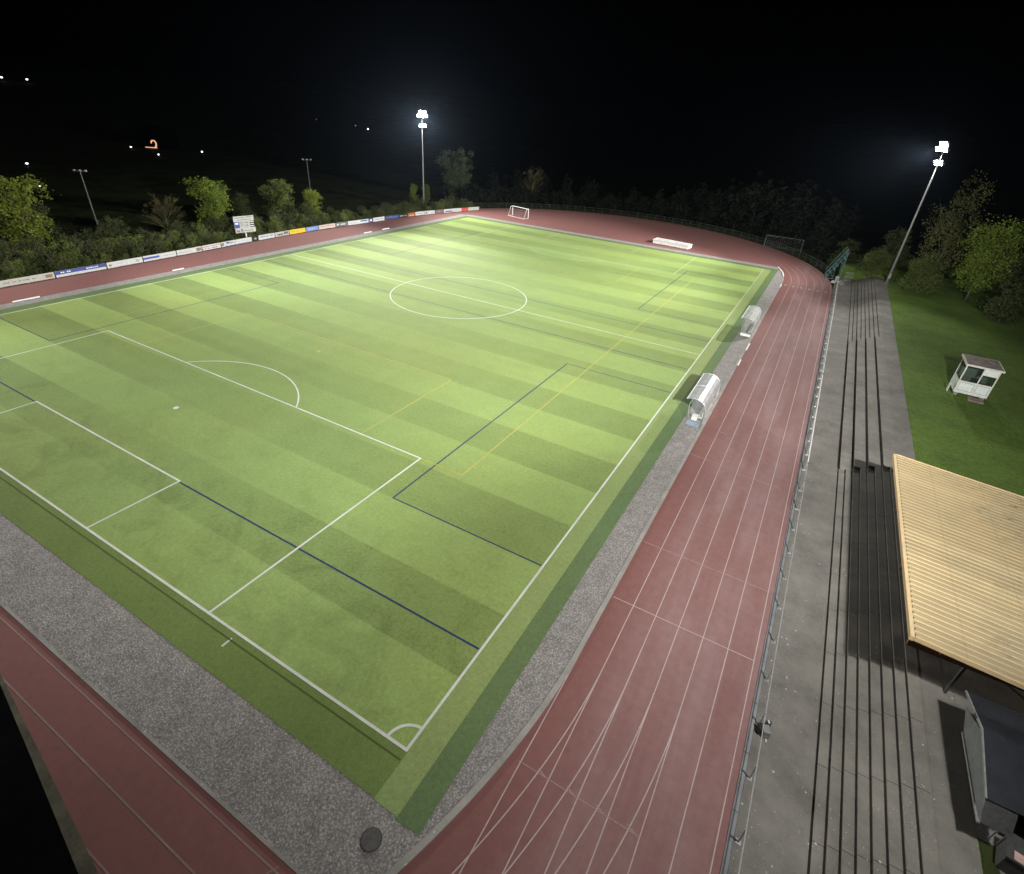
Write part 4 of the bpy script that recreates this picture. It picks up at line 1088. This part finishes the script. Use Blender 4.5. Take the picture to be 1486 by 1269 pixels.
# rough grass under the hedge
gm = MB(); rnd = random.Random(77)
for _ in range(9000):
    y_ = rnd.uniform(5, 113); x_ = blx(max(13.6, min(y_, 111))) - .25 - abs(rnd.gauss(0, 2.6)); h_ = rnd.uniform(.25, .85); a = rnd.uniform(0, 6.28); w_ = rnd.uniform(.03, .09)
    dx, dy = math.cos(a)*w_, math.sin(a)*w_; lx, ly = rnd.gauss(0, .15), rnd.gauss(0, .15)
    gm.tri((x_-dx, y_-dy, -.05), (x_+dx, y_+dy, -.05), (x_+lx, y_+ly, h_))
tag(gm.build('undergrowth', M['leaf_mid']), 'rough grass and low plants under the hedge', 'grass', kind='stuff')

# ------------------------------------------------------------------ unlit masts of the training field and the village lights
def thin_mast(x, y, H, label):
    o = empty('training_light_mast', (x, y, -.2), 0, label, 'light mast')
    q = MB(); q.tube([(0, 0, 0), (0, 0, H)], .13, 8, .07); q.build('pole', M['mid_grey'] if False else M['dark_steel'], o)
    q = MB(); q.tube([(-.8, -.5, H), (.8, .5, H)], .05, 6); q.build('crossarm', M['pole'], o)
    for s in (-.7, 0, .7):
        q = MB(); q.box(s-.2, s+.2, s*.62-.15, s*.62+.15, H+.02, H+.2); q.build('lamp_head', M['mid_grey'], o)
thin_mast(-91.9, 36.2, 10.2, 'slim unlit light mast among the shrubs at the left')
thin_mast(-93.4, 80.6, 10.2, 'slim unlit light mast behind the small yellow-green tree')
def hit(u, v):
    d = ray(u, v).normalized(); t = 80.0
    while t < 900:
        q = CAM + d*t
        if q.z < terr(q.x, q.y): return q
        t += .5
    return CAM + d*500
def far_lamp(u, v, w_, h_, mat, label, group=None):
    w_ *= .62; h_ *= .6
    hp = hit(u, v); p = CAM + (hp-CAM)*.965
    zg_ = terr(p.x, p.y)
    o = empty('village_lamp', (p.x, p.y, zg_), math.atan2(RT.y, RT.x), label, 'street lamp', group)
    hd = p.z-zg_
    q = MB(); q.tube([(0, 0, -.3), (0, 0, max(.3, hd))], .09, 6); q.build('pole', M['dark_grey'], o)
    q = MB(); n_ = 10
    # lantern: a lathe with a dark cap and a glowing bowl
    ring = [(.15, -.5), (.42, -.3), (.5, 0), (.42, .3), (.15, .5)]
    for (r_, z_) in ring:
        for k_ in range(n_): q.v.append((r_*w_*math.cos(2*math.pi*k_/n_), r_*w_*math.sin(2*math.pi*k_/n_), hd+z_*h_))
    for a_ in range(4):
        for k_ in range(n_): q.f.append((a_*n_+k_, a_*n_+(k_+1) % n_, (a_+1)*n_+(k_+1) % n_, (a_+1)*n_+k_))
    q.build('lantern', M[mat], o)
    q = MB(); q.tube([(0, 0, hd+.5*h_), (0, 0, hd+.5*h_+.1)], .2*w_, 10); q.build('cap', M['dark_grey'], o)
far = [(2, 112, 2.2, 1.3, 'village', 'distant lamp at the very left edge, upper of the lights'), (39, 115, 2.0, 1.3, 'village', 'distant lamp beside the one at the upper left edge'),
       (39, 237, 1.1, .7, 'village_cool', 'single bright distant lamp above the yellow-green left tree'), (49, 268, .45, .35, 'village', 'fainter lamp of the close pair beside the left tree'),
       (57, 270, .8, .45, 'village_cool', 'brighter lamp of the close pair beside the left tree'), (190, 213, 1.1, .6, 'village', 'distant warm lamp left of the orange lit doorway'),
       (230, 224, .8, .8, 'village_cool', 'distant white lamp just below the orange lit doorway'), (293, 220, .95, .9, 'village_cool', 'lone distant white lamp right of the orange lit doorway'),
       (459, 173, .8, .5, 'village_orange', 'very faint distant lamp left of the red one'), (516, 182, 1.0, .8, 'village_red', 'distant small red lamp'),
       (534, 187, 1.5, 1.4, 'village_cool', 'distant white lamp right beside the small red lamp')]
for a in far: far_lamp(*a)
# house with an orange lit archway
hp = hit(224, 213); p = CAM + (hp-CAM)*.97; zg_ = terr(p.x, p.y)
hs = empty('farm_house', (p.x, p.y, zg_), math.atan2(RT.y, RT.x), 'dark distant house with an orange lit archway', 'house')
q = MB(); q.box(-5.5, 6, .3, 7, -.5, 5.2); q.build('wall', M['house'], hs)
q = MB(); q.extr([(-6, -.1, 5.2), (-6, 7.4, 5.2), (-6, 3.6, 8.2)], 12.5, (1, 0, 0)); q.build('roof', M['house'], hs)
q = MB(); q.tube([(-.9, .15, 1.9), (-.9, .15, 2.4), (-.4, .15, 2.9), (.4, .15, 2.9), (.9, .15, 2.3), (.8, .15, 1.2), (.3, .15, .7)], .28, 6); q.build('lit_arch', M['village_orange'], hs)
q = MB(); q.box(-3.6, .9, .1, .29, .3, .62); q.build('lit_sill', M['village_orange'], hs)

# ------------------------------------------------------------------ render settings
vs = scene.view_settings
vs.view_transform = 'Standard'; vs.look = 'None'; vs.exposure = 0.0; vs.gamma = 1.0
scene.cycles.use_denoising = True
scene.cycles.max_bounces = 6
scene.cycles.diffuse_bounces = 3
scene.cycles.transparent_max_bounces = 8
scene.cycles.sample_clamp_indirect = 4.0

# ------------------------------------------------------------------ thin night haze that the floodlight beams show up in
hz = MB(); hz.box(-600, 560, -530, 630, -1.3, 33.5)
ho = hz.build('haze', bpy.data.materials.new('haze_air'))
ho['kind'] = 'stuff'
hm = ho.data.materials[0]; hm.use_nodes = True; ht = hm.node_tree; ht.nodes.clear()
out = ht.nodes.new('ShaderNodeOutputMaterial'); pvn = ht.nodes.new('ShaderNodeVolumePrincipled')
pvn.inputs['Color'].default_value = (.55, .72, 1.0, 1); pvn.inputs['Density'].default_value = 0.000014; pvn.inputs['Anisotropy'].default_value = 0.75
ht.links.new(pvn.outputs[0], out.inputs['Volume'])
scene.cycles.volume_bounces = 0
